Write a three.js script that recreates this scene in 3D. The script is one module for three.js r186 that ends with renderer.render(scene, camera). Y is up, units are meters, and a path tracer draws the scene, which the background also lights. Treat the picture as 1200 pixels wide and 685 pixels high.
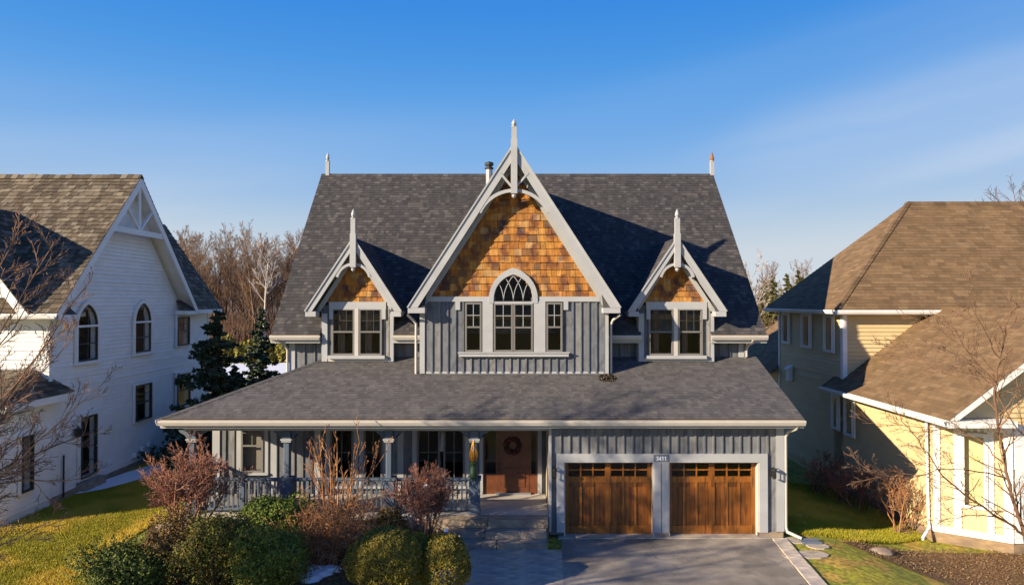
import * as THREE from 'three';

// ---------------------------------------------------------------- camera, sky, sun, exposure
const CAM_Y = 6.4, CAM_Z = 18.8, FOC = 810, U0 = 600, V0 = 352;
const scene = new THREE.Scene();
const camera = new THREE.PerspectiveCamera(2 * Math.atan(342.5 / FOC) * 180 / Math.PI, 1200 / 685, 0.1, 3000);
camera.position.set(0, CAM_Y, CAM_Z);
camera.rotation.x = Math.atan(9.5 / FOC);
scene.add(camera);
const renderer = new THREE.WebGLRenderer({ antialias: true });
renderer.setSize(1024, 584);
renderer.toneMapping = THREE.LinearToneMapping;
renderer.toneMappingExposure = 2.1;
renderer.shadowMap.enabled = true;

const SUN = new THREE.Vector3(-1, 0.42, 0.47).normalize();
const sun = new THREE.DirectionalLight(new THREE.Color().setRGB(1, 0.83, 0.6), 5);
sun.position.copy(SUN).multiplyScalar(60); sun.target.position.set(0, 0, -4);
sun.castShadow = true; sun.shadow.radius = 1;
Object.assign(sun.shadow.camera, { left: -40, right: 40, top: 40, bottom: -40, near: 1, far: 160 });
sun.shadow.mapSize.set(4096, 4096);
scene.add(sun, sun.target);

function rng(seed) { let a = seed >>> 0; return () => { a = (a + 0x6D2B79F5) | 0; let t = Math.imul(a ^ (a >>> 15), 1 | a); t = (t + Math.imul(t ^ (t >>> 7), 61 | t)) ^ t; return ((t ^ (t >>> 14)) >>> 0) / 4294967296; }; }
const hash2 = (x, y, s) => { let h = Math.imul(x, 374761393) + Math.imul(y, 668265263) + Math.imul(s, 2147483647); h = Math.imul(h ^ (h >>> 13), 1274126177); return ((h ^ (h >>> 16)) >>> 0) / 4294967296; };
const mix = (a, b, t) => a + (b - a) * t, clamp = (x, a = 0, b = 1) => Math.min(b, Math.max(a, x));
const smooth = (a, b, x) => { const t = clamp((x - a) / (b - a)); return t * t * (3 - 2 * t); };
function vnoise(x, y, per, s) {                                    // tileable value noise
  const xi = Math.floor(x), yi = Math.floor(y), fx = x - xi, fy = y - yi, w = (k) => ((k % per) + per) % per;
  const sx = fx * fx * (3 - 2 * fx), sy = fy * fy * (3 - 2 * fy);
  return mix(mix(hash2(w(xi), w(yi), s), hash2(w(xi + 1), w(yi), s), sx), mix(hash2(w(xi), w(yi + 1), s), hash2(w(xi + 1), w(yi + 1), s), sx), sy);
}
function fbm(x, y, per, oct, s) { let a = 0, amp = 0.5, tot = 0; for (let i = 0; i < oct; i++) { a += amp * vnoise(x, y, per, s + i); tot += amp; amp *= 0.5; x *= 2; y *= 2; per *= 2; } return a / tot; }

{ // the sky: air that pales to the horizon, thin cirrus
  const W = 1024, H = 512, data = new Float32Array(W * H * 4), k = 1 / renderer.toneMappingExposure;
  const lin = (c) => c.map((v) => { v /= 255; return (v <= 0.04045 ? v / 12.92 : ((v + 0.055) / 1.055) ** 2.4) * k; });
  const stops = [[-90, [120, 125, 120]], [-2, [190, 205, 215]], [0, [211, 219, 226]], [4, [200, 212, 223]], [6.2, [180, 203, 225]], [8.2, [157, 191, 228]], [11.5, [129, 178, 231]], [16, [98, 163, 230]], [19, [78, 152, 227]], [23, [61, 140, 225]], [40, [43, 112, 205]], [90, [30, 86, 176]]].map(([e, c]) => [e, lin(c)]);
  const white = lin([232, 236, 242]);
  for (let j = 0; j < H; j++) for (let i = 0; i < W; i++) {
    const el = ((j + 0.5) / H - 0.5) * 180, az = ((i + 0.5) / W - 0.5) * 360;       // az -90 is straight ahead (-z)
    let q = 1; while (q < stops.length - 1 && stops[q][0] < el) q++;
    const [e0, c0] = stops[q - 1], [e1, c1] = stops[q], t = clamp((el - e0) / (e1 - e0));
    const c = [0, 1, 2].map((n) => mix(c0[n], c1[n], t));
    if (el > 0) {                                                                      // streaks of high cloud, higher to the right
      const a = az + 90, s = el - a * 0.16, wob = fbm(i / 64, j / 64, 16, 4, 5);
      const streak = fbm(i / 256 + 3, (s + 90) / 2.2 + wob * 1.6, 64, 5, 21), patch = fbm(i / 128, (s + 90) / 9, 8, 3, 33);
      const right = Math.max(0, Math.sin(a * Math.PI / 180));
      let m = smooth(0.35, 0.8, streak) * smooth(0.34, 0.62, patch) * 0.3 + smooth(0.2, 0.7, patch) * 0.15;
      m *= smooth(17, 5, el - right * 13) * (0.6 + 0.65 * right);
      for (let n = 0; n < 3; n++) c[n] = mix(c[n], white[n], clamp(m));
    }
    data.set([c[0], c[1], c[2], 1], (j * W + i) * 4);
  }
  const t = new THREE.DataTexture(data, W, H, THREE.RGBAFormat, THREE.FloatType);
  t.mapping = THREE.EquirectangularReflectionMapping; t.magFilter = t.minFilter = THREE.LinearFilter; t.wrapS = THREE.RepeatWrapping; t.needsUpdate = true;
  scene.background = t; scene.environment = t;
}

// ---------------------------------------------------------------- geometry helpers
const X = (u, d) => (u - U0) * d / FOC, Y = (v, d) => CAM_Y - (v - V0) * d / FOC, Z = (d) => CAM_Z - d;
const V = (x, y, z) => new THREE.Vector3(x, y, z), at = (u, v, d) => V(X(u, d), Y(v, d), Z(d));
class G {
  constructor() { this.p = []; this.n = []; this.u = []; this.c = []; this.col = null; }
  vert(p, n, u, v) { this.p.push(p.x, p.y, p.z); this.n.push(n.x, n.y, n.z); this.u.push(u, v); if (this.col) this.c.push(...this.col); }
  poly(pts, towards) {                                             // flat convex polygon; uv in metres
    const n = new THREE.Vector3();
    for (let i = 1; i < pts.length - 1; i++) n.add(V().subVectors(pts[i], pts[0]).cross(V().subVectors(pts[i + 1], pts[0])));
    if (n.lengthSq() < 1e-16) return this;
    n.normalize();
    if (towards && n.dot(towards) < 0) { pts = [...pts].reverse(); n.negate(); }
    const ax = Math.abs(n.x), ay = Math.abs(n.y), az = Math.abs(n.z);
    const uv = (p) => ay > ax && ay > az ? [p.x, p.z] : ax > az ? [p.z, p.y] : [p.x, p.y];
    for (let i = 1; i < pts.length - 1; i++) for (const p of [pts[0], pts[i], pts[i + 1]]) this.vert(p, n, ...uv(p));
    return this;
  }
  box(x0, x1, y0, y1, z0, z1) {
    const c = (i) => V(i & 1 ? x1 : x0, i & 2 ? y1 : y0, i & 4 ? z1 : z0);
    for (const [a, b, d, e, n] of [[0, 2, 6, 4, V(-1, 0, 0)], [1, 3, 7, 5, V(1, 0, 0)], [0, 1, 5, 4, V(0, -1, 0)], [2, 3, 7, 6, V(0, 1, 0)], [0, 1, 3, 2, V(0, 0, -1)], [4, 5, 7, 6, V(0, 0, 1)]]) this.poly([c(a), c(b), c(d), c(e)], n);
    return this;
  }
  extrude(pts, dir) {                                              // prism from a convex 3D outline
    const mid = pts.reduce((s, p) => s.add(p), V(0, 0, 0)).multiplyScalar(1 / pts.length).addScaledVector(dir, 0.5), far = pts.map((p) => p.clone().add(dir));
    this.poly(pts, dir.clone().negate()); this.poly(far, dir);
    pts.forEach((p, i) => { const q = (i + 1) % pts.length, m = V().addVectors(p, far[q]).multiplyScalar(0.5); this.poly([p, pts[q], far[q], far[i]], m.sub(mid)); });
    return this;
  }
  prism(xy, z0, z1) { return this.extrude(xy.map(([x, y]) => V(x, y, z0)), V(0, 0, z1 - z0)); }
  prismX(zy, x0, x1) { return this.extrude(zy.map(([z, y]) => V(x0, y, z)), V(x1 - x0, 0, 0)); }
  prismY(xz, y0, y1) { return this.extrude(xz.map(([x, z]) => V(x, y0, z)), V(0, y1 - y0, 0)); }
  beam(a, b, w, h, up = V(0, 1, 0)) {                              // box along a line
    const d = V().subVectors(b, a), s = V().crossVectors(d, up).normalize().multiplyScalar(w / 2), t = V().crossVectors(s, d).normalize().multiplyScalar(h / 2);
    return this.extrude([[1, 1], [1, -1], [-1, -1], [-1, 1]].map(([i, j]) => a.clone().addScaledVector(s, i).addScaledVector(t, j)), d);
  }
  tube(pts, rad, sides = 5) {
    const t = V(), n = V(), b = V(); let ref = null; const rings = [];
    for (let i = 0; i < pts.length; i++) {
      t.subVectors(pts[Math.min(i + 1, pts.length - 1)], pts[Math.max(i - 1, 0)]).normalize();
      if (!ref) ref = Math.abs(t.y) < 0.9 ? V(0, 1, 0) : V(1, 0, 0);
      n.copy(ref).addScaledVector(t, -ref.dot(t)).normalize(); ref = n.clone(); b.crossVectors(t, n);
      const ring = []; const r = Array.isArray(rad) ? rad[i] : rad;
      for (let k = 0; k < sides; k++) { const a = k / sides * 6.28319, nn = n.clone().multiplyScalar(Math.cos(a)).addScaledVector(b, Math.sin(a)); ring.push([pts[i].clone().addScaledVector(nn, r), nn]); }
      rings.push(ring);
    }
    let len = 0;
    for (let i = 0; i + 1 < rings.length; i++) {
      const l2 = len + pts[i].distanceTo(pts[i + 1]);
      for (let k = 0; k < sides; k++) {
        const q = (k + 1) % sides, A = rings[i][k], B = rings[i][q], C = rings[i + 1][q], D = rings[i + 1][k];
        for (const [w, uu, vv] of [[A, k, len], [B, k + 1, len], [C, k + 1, l2], [A, k, len], [C, k + 1, l2], [D, k, l2]]) this.vert(w[0], w[1], uu * 0.1, vv);
      }
      len = l2;
    }
    return this;
  }
  lathe(prof, o, sides = 12) {                                     // [r, y] pairs about a vertical axis at o
    for (let i = 0; i + 1 < prof.length; i++) for (let k = 0; k < sides; k++) {
      const a0 = k / sides * 6.28319, a1 = (k + 1) / sides * 6.28319, P = ([r, y], a) => V(o.x + r * Math.cos(a), o.y + y, o.z + r * Math.sin(a));
      const m = (a0 + a1) / 2; this.poly([P(prof[i], a0), P(prof[i], a1), P(prof[i + 1], a1), P(prof[i + 1], a0)], V(Math.cos(m), (prof[i][0] - prof[i + 1][0]) * 3, Math.sin(m)));
    }
    return this;
  }
  add(geo, m) {
    const q = geo.index ? geo.toNonIndexed() : geo, P = q.attributes.position, N = q.attributes.normal, U = q.attributes.uv;
    for (let i = 0; i < P.count; i++) { const p = V().fromBufferAttribute(P, i), n = V().fromBufferAttribute(N, i); if (m) { p.applyMatrix4(m); n.transformDirection(m); } this.vert(p, n, U ? U.getX(i) : 0, U ? U.getY(i) : 0); }
    return this;
  }
  geo() {
    const g = new THREE.BufferGeometry();
    g.setAttribute('position', new THREE.Float32BufferAttribute(this.p, 3)); g.setAttribute('normal', new THREE.Float32BufferAttribute(this.n, 3)); g.setAttribute('uv', new THREE.Float32BufferAttribute(this.u, 2));
    if (this.c.length) g.setAttribute('color', new THREE.Float32BufferAttribute(this.c, 3));
    return g;
  }
}
function clipPoly(subj, clip) {                                    // Sutherland-Hodgman; clip convex, counter-clockwise
  let out = subj;
  for (let i = 0; i < clip.length && out.length; i++) {
    const [ax, ay] = clip[i], [bx, by] = clip[(i + 1) % clip.length], side = ([x, y]) => (bx - ax) * (y - ay) - (by - ay) * (x - ax), inp = out; out = [];
    for (let j = 0; j < inp.length; j++) {
      const p = inp[j], q = inp[(j + 1) % inp.length], sp = side(p), sq = side(q);
      if (sp >= 0) out.push(p);
      if ((sp >= 0) !== (sq >= 0)) { const t = sp / (sp - sq); out.push([p[0] + (q[0] - p[0]) * t, p[1] + (q[1] - p[1]) * t]); }
    }
  }
  return out;
}
const ccw = (poly) => { let s = 0; poly.forEach(([x, y], i) => { const [a, b] = poly[(i + 1) % poly.length]; s += x * b - a * y; }); return s < 0 ? [...poly].reverse() : poly; };
// what is left of [s, t] at height b once the openings are taken out; an opening maps a height to [from, to] or nothing
const cut = (s, t, b, holes) => { let l = [[s, t]]; for (const h of holes) { const k = h(b); if (k) l = l.flatMap(([p, q]) => [[p, Math.min(q, k[0])], [Math.max(p, k[1]), q]].filter(([x, y]) => y - x > 0.004)); } return l; };
const rectHole = (a0, a1, b0, b1) => (b) => b > b0 && b < b1 ? [a0, a1] : null;
const archHole = (c, y0, w, hs, ht, grow = 0) => (b) => { const y = b - y0, a = w / 2, h = ht - hs, R = (a * a + h * h) / (2 * a); if (y < 0 || y > ht) return null; const x = (y <= hs ? a : a - R + Math.sqrt(Math.max(0, R * R - (y - hs) ** 2))) + grow; return x > 0.02 ? [c - x, c + x] : null; };
// a wall of any convex outline with openings, as thin lifts of masonry: P maps (along, up) to space, dir is its thickness
function stripWall(g, poly, holes, P, dir, step = 0.09) {
  poly = ccw(poly); const as = poly.map((p) => p[0]), bs = poly.map((p) => p[1]), a0 = Math.min(...as), a1 = Math.max(...as), b1 = Math.max(...bs);
  for (let b = Math.min(...bs); b < b1 - 1e-4; b += step) { const t = Math.min(b + step, b1); for (const [s, e] of cut(a0, a1, (b + t) / 2, holes)) { const q = clipPoly([[s, b], [e, b], [e, t], [s, t]], poly); if (q.length > 2) g.extrude(q.map(([x, y]) => P(x, y)), dir); } }
  return g;
}
// rows of lapped pieces on a plane: o origin, ax along the row, up towards the ridge, n outward; poly in (ax, up) metres
function courses({ g, o, ax, up, n, poly, e, w = [0.2, 0.4], t = 0.012, tone, seed = 1, gap = 0, each, ragged = 0, holes = [] }) {
  const R = rng(seed); poly = ccw(poly);
  const as = poly.map((p) => p[0]), bs = poly.map((p) => p[1]), a0 = Math.min(...as), a1 = Math.max(...as), b0 = Math.min(...bs), b1 = Math.max(...bs);
  let row = 0;
  for (let b = b0; b < b1 - 1e-4; b += e, row++) {
    for (let a = a0 - R() * w[0]; a < a1;) {
      const wd = w[0] + (w[1] - w[0]) * R(), tk = t * (0.75 + 0.5 * R()), bb = b - ragged * R(), cr = tone ? tone(R, row) : null, spans = cut(a + gap / 2, a + wd - gap / 2, b + e / 2, holes); a += wd;
      for (const [s0, s1] of spans) {
      const q = clipPoly([[s0, bb], [s1, bb], [s1, b + e * 1.04], [s0, b + e * 1.04]], poly);
      if (q.length < 3) continue;
      const gg = each ? new G() : g; if (cr && !each) gg.col = cr;
      const P = ([x, y], k) => o.clone().addScaledVector(ax, x).addScaledVector(up, y).addScaledVector(n, k);
      const off = ([, y]) => 0.002 + tk * (1 - 0.92 * (y - bb) / (e * 1.04 + b - bb));
      gg.poly(q.map((v) => P(v, off(v))), n);
      const cx = q.reduce((s, v) => s + v[0], 0) / q.length, cy = q.reduce((s, v) => s + v[1], 0) / q.length;
      q.forEach((v, i) => { const z = q[(i + 1) % q.length]; if (Math.min(v[1], z[1]) > b + e) return; const out = V(0, 0, 0).addScaledVector(ax, (v[0] + z[0]) / 2 - cx).addScaledVector(up, (v[1] + z[1]) / 2 - cy); gg.poly([P(v, 0), P(z, 0), P(z, off(z)), P(v, off(v))], out); });
      if (each) each(gg, R, cr);
      }
    }
  }
  return g;
}

// ---------------------------------------------------------------- textures and materials (colour, grain and wear only)
function tex(size, fn, tile, aspect = 1) {
  const d = new Uint8Array(size * size * 4);
  for (let j = 0; j < size; j++) for (let i = 0; i < size; i++) { const c = fn(i / size, j / size); d.set([c[0], c[1], c[2]].map((x) => clamp(x) * 255).concat(255), (j * size + i) * 4); }
  const t = new THREE.DataTexture(d, size, size); t.wrapS = t.wrapT = THREE.RepeatWrapping; t.magFilter = THREE.LinearFilter; t.minFilter = THREE.LinearMipmapLinearFilter; t.generateMipmaps = true; t.colorSpace = THREE.SRGBColorSpace; t.repeat.set(1 / tile, aspect / tile); t.needsUpdate = true; return t;
}
const gray = (v) => [v, v, v];
const bumpOf = (t) => { const b = t.clone(); b.colorSpace = THREE.NoColorSpace; b.needsUpdate = true; return b; };
const T = {
  granule: tex(256, (x, y) => gray(0.62 + 0.38 * (0.55 * hash2(x * 256 | 0, y * 256 | 0, 3) + 0.45 * fbm(x * 8, y * 8, 8, 4, 7))), 1.3),
  grain: tex(256, (x, y) => { const s = fbm(x * 48, y * 3, 48, 3, 11), k = fbm(x * 6, y * 6, 6, 4, 12); const v = 0.6 + 0.28 * s + 0.2 * k; return [v, v * 0.985, v * 0.96]; }, 0.6),
  weather: tex(256, (x, y) => { const s = fbm(x * 40, y * 2, 40, 3, 51), k = fbm(x * 7, y * 7, 7, 4, 52), q = smooth(0.5, 0.72, fbm(x * 4, y * 3, 4, 4, 53)); const v = 0.62 + 0.3 * s + 0.24 * k; return [v, v * mix(1, 0.96, q), v * mix(0.95, 1.2, q)].map((c) => c * mix(1, 0.7, q)); }, 0.9),
  stain: tex(512, (x, y) => { const s = fbm(x * 70, y * 3, 70, 4, 54), k = fbm(x * 5, y * 5, 5, 5, 55), d = smooth(0.5, 0.7, fbm(x * 14, y * 2, 14, 4, 56)); const v = (0.6 + 0.32 * s + 0.22 * k) * mix(1, 0.74, d); return [v, v * 0.97, v * 0.92]; }, 1.3),
  board: tex(256, (x, y) => { const s = fbm(x * 40, y * 2, 40, 3, 13), k = fbm(x * 5, y * 5, 5, 4, 14), q = smooth(0.55, 0.75, fbm(x * 12, y * 4, 12, 3, 15)); const v = 0.7 + 0.16 * s + 0.16 * k - 0.12 * q; return [v, v, v * 1.01]; }, 1.1),
  paint: tex(256, (x, y) => { const v = 0.86 + 0.1 * fbm(x * 4, y * 4, 4, 5, 16) + 0.04 * hash2(x * 256 | 0, y * 256 | 0, 4); return gray(v); }, 1.7),
  stone: tex(256, (x, y) => { const k = fbm(x * 5, y * 9, 5, 5, 17), f = hash2(x * 256 | 0, y * 256 | 0, 6), w = fbm(x * 3, y * 3, 3, 3, 18); return [0.55 + 0.4 * k + 0.08 * f, 0.53 + 0.38 * k + 0.08 * f, 0.5 + 0.3 * k + 0.08 * f + 0.08 * w]; }, 1.2),
  asphalt: tex(1024, (x, y) => { const f = hash2(x * 1024 | 0, y * 1024 | 0, 8), k = fbm(x * 4, y * 4, 4, 6, 19), w = fbm(x * 30, y * 30, 30, 3, 20), st = smooth(0.56, 0.68, fbm(x * 6 + 3, y * 6, 6, 5, 57)), cr = Math.abs(fbm(x * 3, y * 3, 3, 6, 58) - 0.53) < 0.0016 ? 0.72 : 1; const v = (0.36 + 0.2 * f + 0.5 * k + 0.14 * w) * mix(1, 0.85, st) * cr; return [v, v * 0.985, v * 0.965]; }, 7.3),
  lawn: tex(512, (x, y) => { const k = fbm(x * 5, y * 5, 5, 5, 23), f = fbm(x * 64, y * 64, 64, 2, 24), s = smooth(0.5, 0.72, fbm(x * 9, y * 9, 9, 4, 25)); const v = 0.55 + 0.5 * f; return [v * mix(0.62 + 0.3 * k, 0.95, s), v * mix(0.7 + 0.16 * k, 0.8, s), v * mix(0.2 + 0.1 * k, 0.42, s)]; }, 5.1),
  mulch: tex(512, (x, y) => { const k = fbm(x * 6, y * 6, 6, 4, 26), f = fbm(x * 90, y * 90, 90, 2, 27), s = smooth(0.6, 0.72, fbm(x * 40, y * 40, 40, 2, 28)); const v = 0.35 + 0.6 * f; return [v * mix(0.7 + 0.2 * k, 1, s), v * mix(0.52 + 0.18 * k, 0.85, s), v * mix(0.34 + 0.1 * k, 0.6, s)]; }, 3.2),
};
const C = (r, g, b) => new THREE.Color().setRGB(r, g, b);
function mat(r, g, b, o = {}) {
  const m = new THREE.MeshStandardMaterial({ color: C(r * 0.84, g * 0.84, b * 0.84), roughness: o.rough ?? 0.85, metalness: o.metal ?? 0, side: THREE.DoubleSide });
  if (o.map) { m.map = T[o.map]; if (o.bump) { m.bumpMap = bumpOf(T[o.map]); m.bumpScale = o.bump; } }
  if (o.vc) m.vertexColors = true;
  return m;
}
const M = {
  trim: mat(0.5, 0.515, 0.54, { map: 'paint', rough: 0.6 }), trimWarm: mat(0.66, 0.62, 0.57, { map: 'paint', rough: 0.55 }), bluePost: mat(0.11, 0.15, 0.215, { map: 'paint', rough: 0.6 }),
  boards: [[0.215, 0.228, 0.25], [0.25, 0.26, 0.275], [0.19, 0.207, 0.234], [0.285, 0.287, 0.29]].map((c) => mat(...c, { map: 'board', bump: 0.003 })),
  boardsPale: [[0.42, 0.4, 0.37], [0.38, 0.365, 0.34]].map((c) => mat(...c, { map: 'board', bump: 0.003 })),
  core: mat(0.2, 0.21, 0.22, { map: 'board' }),
  cedar: [[0.58, 0.24, 0.05], [0.52, 0.2, 0.04], [0.66, 0.32, 0.085], [0.46, 0.19, 0.05], [0.62, 0.29, 0.06], [0.34, 0.15, 0.055], [0.58, 0.33, 0.14], [0.27, 0.14, 0.07]].map((c) => mat(...c, { map: 'weather', bump: 0.004, rough: 0.9 })),
  cedarCore: mat(0.12, 0.06, 0.025), roofMain: mat(1, 1, 1, { map: 'granule', bump: 0.003, vc: true, rough: 0.95 }), sheathing: mat(0.36, 0.27, 0.17, { map: 'grain' }),
  doorWood: [[0.36, 0.13, 0.02], [0.29, 0.1, 0.016], [0.4, 0.15, 0.024], [0.23, 0.08, 0.014]].map((c) => mat(...c, { map: 'stain', rough: 0.42 })),
  entry: mat(0.21, 0.072, 0.03, { map: 'grain', rough: 0.4 }),
  glass: new THREE.MeshPhysicalMaterial({ color: 0xffffff, roughness: 0.03, transmission: 1, thickness: 0, ior: 1.5, specularIntensity: 0.28, side: THREE.DoubleSide }),
  blind: mat(0.22, 0.2, 0.17), curtain: mat(0.16, 0.1, 0.07), sash: mat(0.22, 0.21, 0.2, { map: 'paint', rough: 0.6 }), sashDark: mat(0.05, 0.045, 0.04, { rough: 0.6 }),
  stone: mat(0.6, 0.5, 0.38, { map: 'stone', bump: 0.008 }), greyStone: mat(0.54, 0.5, 0.44, { map: 'stone', bump: 0.008 }), kerb: mat(1, 0.93, 0.82, { map: 'stone', bump: 0.004 }), concrete: mat(0.74, 0.69, 0.6, { map: 'stone', bump: 0.004 }),
  asphalt: mat(0.52, 0.47, 0.4, { map: 'asphalt', bump: 0.006 }), lawn: mat(0.78, 0.74, 0.5, { map: 'lawn', bump: 0.03 }), mulch: mat(0.6, 0.5, 0.37, { map: 'mulch', bump: 0.03 }),
  room: mat(0.42, 0.36, 0.29), floorWood: mat(0.3, 0.17, 0.09, { map: 'grain' }), white: mat(1.08, 1.07, 1.04, { map: 'paint', rough: 0.6 }), yellow: mat(0.78, 0.61, 0.33, { map: 'paint', rough: 0.65 }), metal: mat(0.45, 0.45, 0.46, { metal: 0.7, rough: 0.4 }), black: mat(0.02, 0.02, 0.022, { rough: 0.5 }),
  snow: mat(0.86, 0.87, 0.9, { rough: 0.7 }),
};

// ---------------------------------------------------------------- scene-tree helpers
const taken = {};
const numbered = (n) => { const k = taken[n] = (taken[n] ?? -1) + 1; return k ? `${n}_${String(k).padStart(3, '0')}` : n; };
function part(name, g, m, parent) { const o = new THREE.Mesh(g.geo ? g.geo() : g, m); o.name = parent === scene ? numbered(name) : name; o.castShadow = o.receiveShadow = true; parent.add(o); return o; }
function bulk(name, g, m, parent) { const o = part(name, g, m, parent); o.userData.kind = 'stuff'; return o; }
function sub(name, parent, x = 0, y = 0, z = 0) { const o = new THREE.Group(); o.name = name; o.position.set(x, y, z); parent.add(o); return o; }
function thing(name, label, category, p = V(0, 0, 0), group) { const o = new THREE.Group(); o.name = numbered(name); o.position.copy(p); o.userData = { label, category }; if (group) o.userData.group = group; scene.add(o); return o; }
function struct(name, g, m) { const o = part(name, g, m, scene); o.userData = { kind: 'structure', label: undefined }; delete o.userData.label; return o; }
const toneFrom = (list, v = 0.2) => (R) => { const c = list[R() * list.length | 0], k = 1 - v + 2 * v * R(); return c.map((x) => x * k); };

// ---------------------------------------------------------------- ground, drive and walk
const ground = (x, z) => {
  let h = 0.2 * smooth(-1.2, -4, x) * smooth(9, 5, z) + 0.18 * smooth(-1.6, -3.2, x) * smooth(3.4, 0.9, z) * smooth(-10.6, -9.4, x) * smooth(-16, -12, z);
  if (x > 7.6) h -= 0.5 * smooth(8, 11.4, x);
  return h - 0.015 + 0.02 * (fbm(x * 0.7 + 50, z * 0.7 + 50, 4096, 3, 41) - 0.5) * smooth(7.2, 9, Math.abs(x - 0.5)) ;
};
{
  const xs = [], zs = [];
  for (const a of [-1500, -700, -350, -180, -90, -50]) xs.push(a); for (let a = -30; a <= 30; a += 0.6) xs.push(a); for (const a of [50, 90, 180, 350, 700, 1500]) xs.push(a);
  for (const a of [-1500, -900, -500, -300, -200, -130, -90, -60, -40, -28]) zs.push(a); for (let a = -20; a <= 14; a += 0.6) zs.push(a); for (const a of [22, 40, 90, 250]) zs.push(a);
  const g = new THREE.BufferGeometry(), p = [], uv = [], idx = [];
  for (const z of zs) for (const x of xs) { p.push(x, ground(x, z), z); uv.push(x, z); }
  for (let j = 0; j + 1 < zs.length; j++) for (let i = 0; i + 1 < xs.length; i++) { const a = j * xs.length + i, b = a + 1, c = a + xs.length, d = c + 1; idx.push(a, c, b, b, c, d); }
  g.setAttribute('position', new THREE.Float32BufferAttribute(p, 3)); g.setAttribute('uv', new THREE.Float32BufferAttribute(uv, 2)); g.setIndex(idx); g.computeVertexNormals();
  struct('lawn', g, M.lawn);
}
function patch(name, outline, m, lift = 0.012, step = 0.35, own) {       // a sheet that follows the ground inside an outline
  const c = ccw(outline.map(([x, z]) => [x, -z])), xs = c.map((p) => p[0]), ys = c.map((p) => p[1]), g = new G();
  for (let x = Math.min(...xs); x < Math.max(...xs); x += step) for (let y = Math.min(...ys); y < Math.max(...ys); y += step) {
    const q = clipPoly([[x, y], [x + step, y], [x + step, y + step], [x, y + step]], c);
    if (q.length > 2) for (let i = 1; i + 1 < q.length; i++) g.poly([q[0], q[i], q[i + 1]].map(([a, b]) => V(a, ground(a, -b) + lift, -b)), V(0, 1, 0));
  }
  return own ? g : struct(name, g, m);
}
struct('driveway', new G().poly([V(1.32, 0.006, -0.05), V(6.98, 0.006, -0.05), V(6.55, 0.006, 4.6), V(6.2, 0.006, 14), V(0.9, 0.006, 14), V(1.15, 0.006, 3.4)], V(0, 1, 0)), M.asphalt);
{ // concrete sill across the garage mouths
  struct('garage_apron', new G().box(1.25, 7.3, -0.1, 0.03, -0.5, 0.16), M.concrete);
  const R = rng(5), kerb = thing('drive_kerb', 'pale concrete kerb of short blocks edging the asphalt drive', 'kerb', V(7.2, 0, 0));
  for (let i = 0; i < 14; i++) { const z0 = 0.2 + i * 0.62, x = (z) => 7.0 - (z) * 0.094, dx = (R() - 0.5) * 0.012; part('block', new G().prismY([[x(z0) - 7.2 + dx, z0 + 0.008], [x(z0) - 6.83 + dx, z0 + 0.008], [x(z0 + 0.6) - 6.83 + dx, z0 + 0.606], [x(z0 + 0.6) - 7.2 + dx, z0 + 0.606]], -0.08, 0.035 + R() * 0.012), M.kerb, kerb); }
  const walk = new THREE.Group(); walk.name = 'front_walk'; walk.userData = { kind: 'structure' }; scene.add(walk);
  for (let j = 0; j < 4; j++) part('walk_slab', new G().prismY([[-2.1, 1.0 + j * 1.5], [1.27 - j * 0.07, 1.0 + j * 1.5], [1.2 - j * 0.07, 2.488 + j * 1.5], [-2.1, 2.488 + j * 1.5]], -0.06, 0.012 + R() * 0.006), M.concrete, walk);
}

// ---------------------------------------------------------------- shared building parts
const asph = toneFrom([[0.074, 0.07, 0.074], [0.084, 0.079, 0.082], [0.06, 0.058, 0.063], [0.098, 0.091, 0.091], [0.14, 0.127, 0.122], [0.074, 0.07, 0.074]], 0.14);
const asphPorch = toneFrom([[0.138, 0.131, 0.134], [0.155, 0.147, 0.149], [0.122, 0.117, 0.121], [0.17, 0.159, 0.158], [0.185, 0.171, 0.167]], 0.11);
const asphBrown = toneFrom([[0.27, 0.165, 0.078], [0.3, 0.185, 0.09], [0.24, 0.148, 0.07], [0.33, 0.21, 0.108]], 0.1);
const shake = toneFrom([[0.17, 0.128, 0.08], [0.22, 0.168, 0.108], [0.12, 0.092, 0.058], [0.27, 0.215, 0.145], [0.34, 0.28, 0.2], [0.15, 0.11, 0.07]], 0.2);
// a roof plane: eave corner a, eave corner b, and the run polygon (x along the eave, y in plan run) rising by slope
function roofPlane(parent, o, ax, inward, slope, polyRun, opt) {
  const k = Math.hypot(1, slope), up = inward.clone().add(V(0, slope, 0)).normalize(), n = V(0, 1, 0).sub(inward.clone().multiplyScalar(slope)).normalize();
  return bulk('shingles', courses({ g: new G(), o, ax, up, n, poly: polyRun.map(([x, y]) => [x, y * k]), ...opt }), M.roofMain, parent);
}
const tinted = (c) => { const g = new G(); g.col = c; return g; };
function glassUnit(w, x0, x1, y0, y1, z, cols, rows, mm, glass = M.glass) {        // panes with glazing bars, all facing +z
  const bw = 0.018, cw = (x1 - x0) / cols, rh = (y1 - y0) / rows, g = new G();
  for (let c = 0; c < cols; c++) for (let r = 0; r < rows; r++) part('pane', new G().box(x0 + c * cw + bw / 2, x0 + (c + 1) * cw - bw / 2, y0 + r * rh + bw / 2, y0 + (r + 1) * rh - bw / 2, z - 0.003, z + 0.003), glass, w);
  for (let c = 1; c < cols; c++) g.box(x0 + c * cw - bw / 2, x0 + c * cw + bw / 2, y0, y1, z - 0.012, z + 0.012);
  for (let r = 1; r < rows; r++) g.box(x0, x1, y0 + r * rh - bw / 2, y0 + r * rh + bw / 2, z - 0.013, z + 0.013);
  if (g.p.length) part('glazing_bar', g, mm, w);
}
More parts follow.
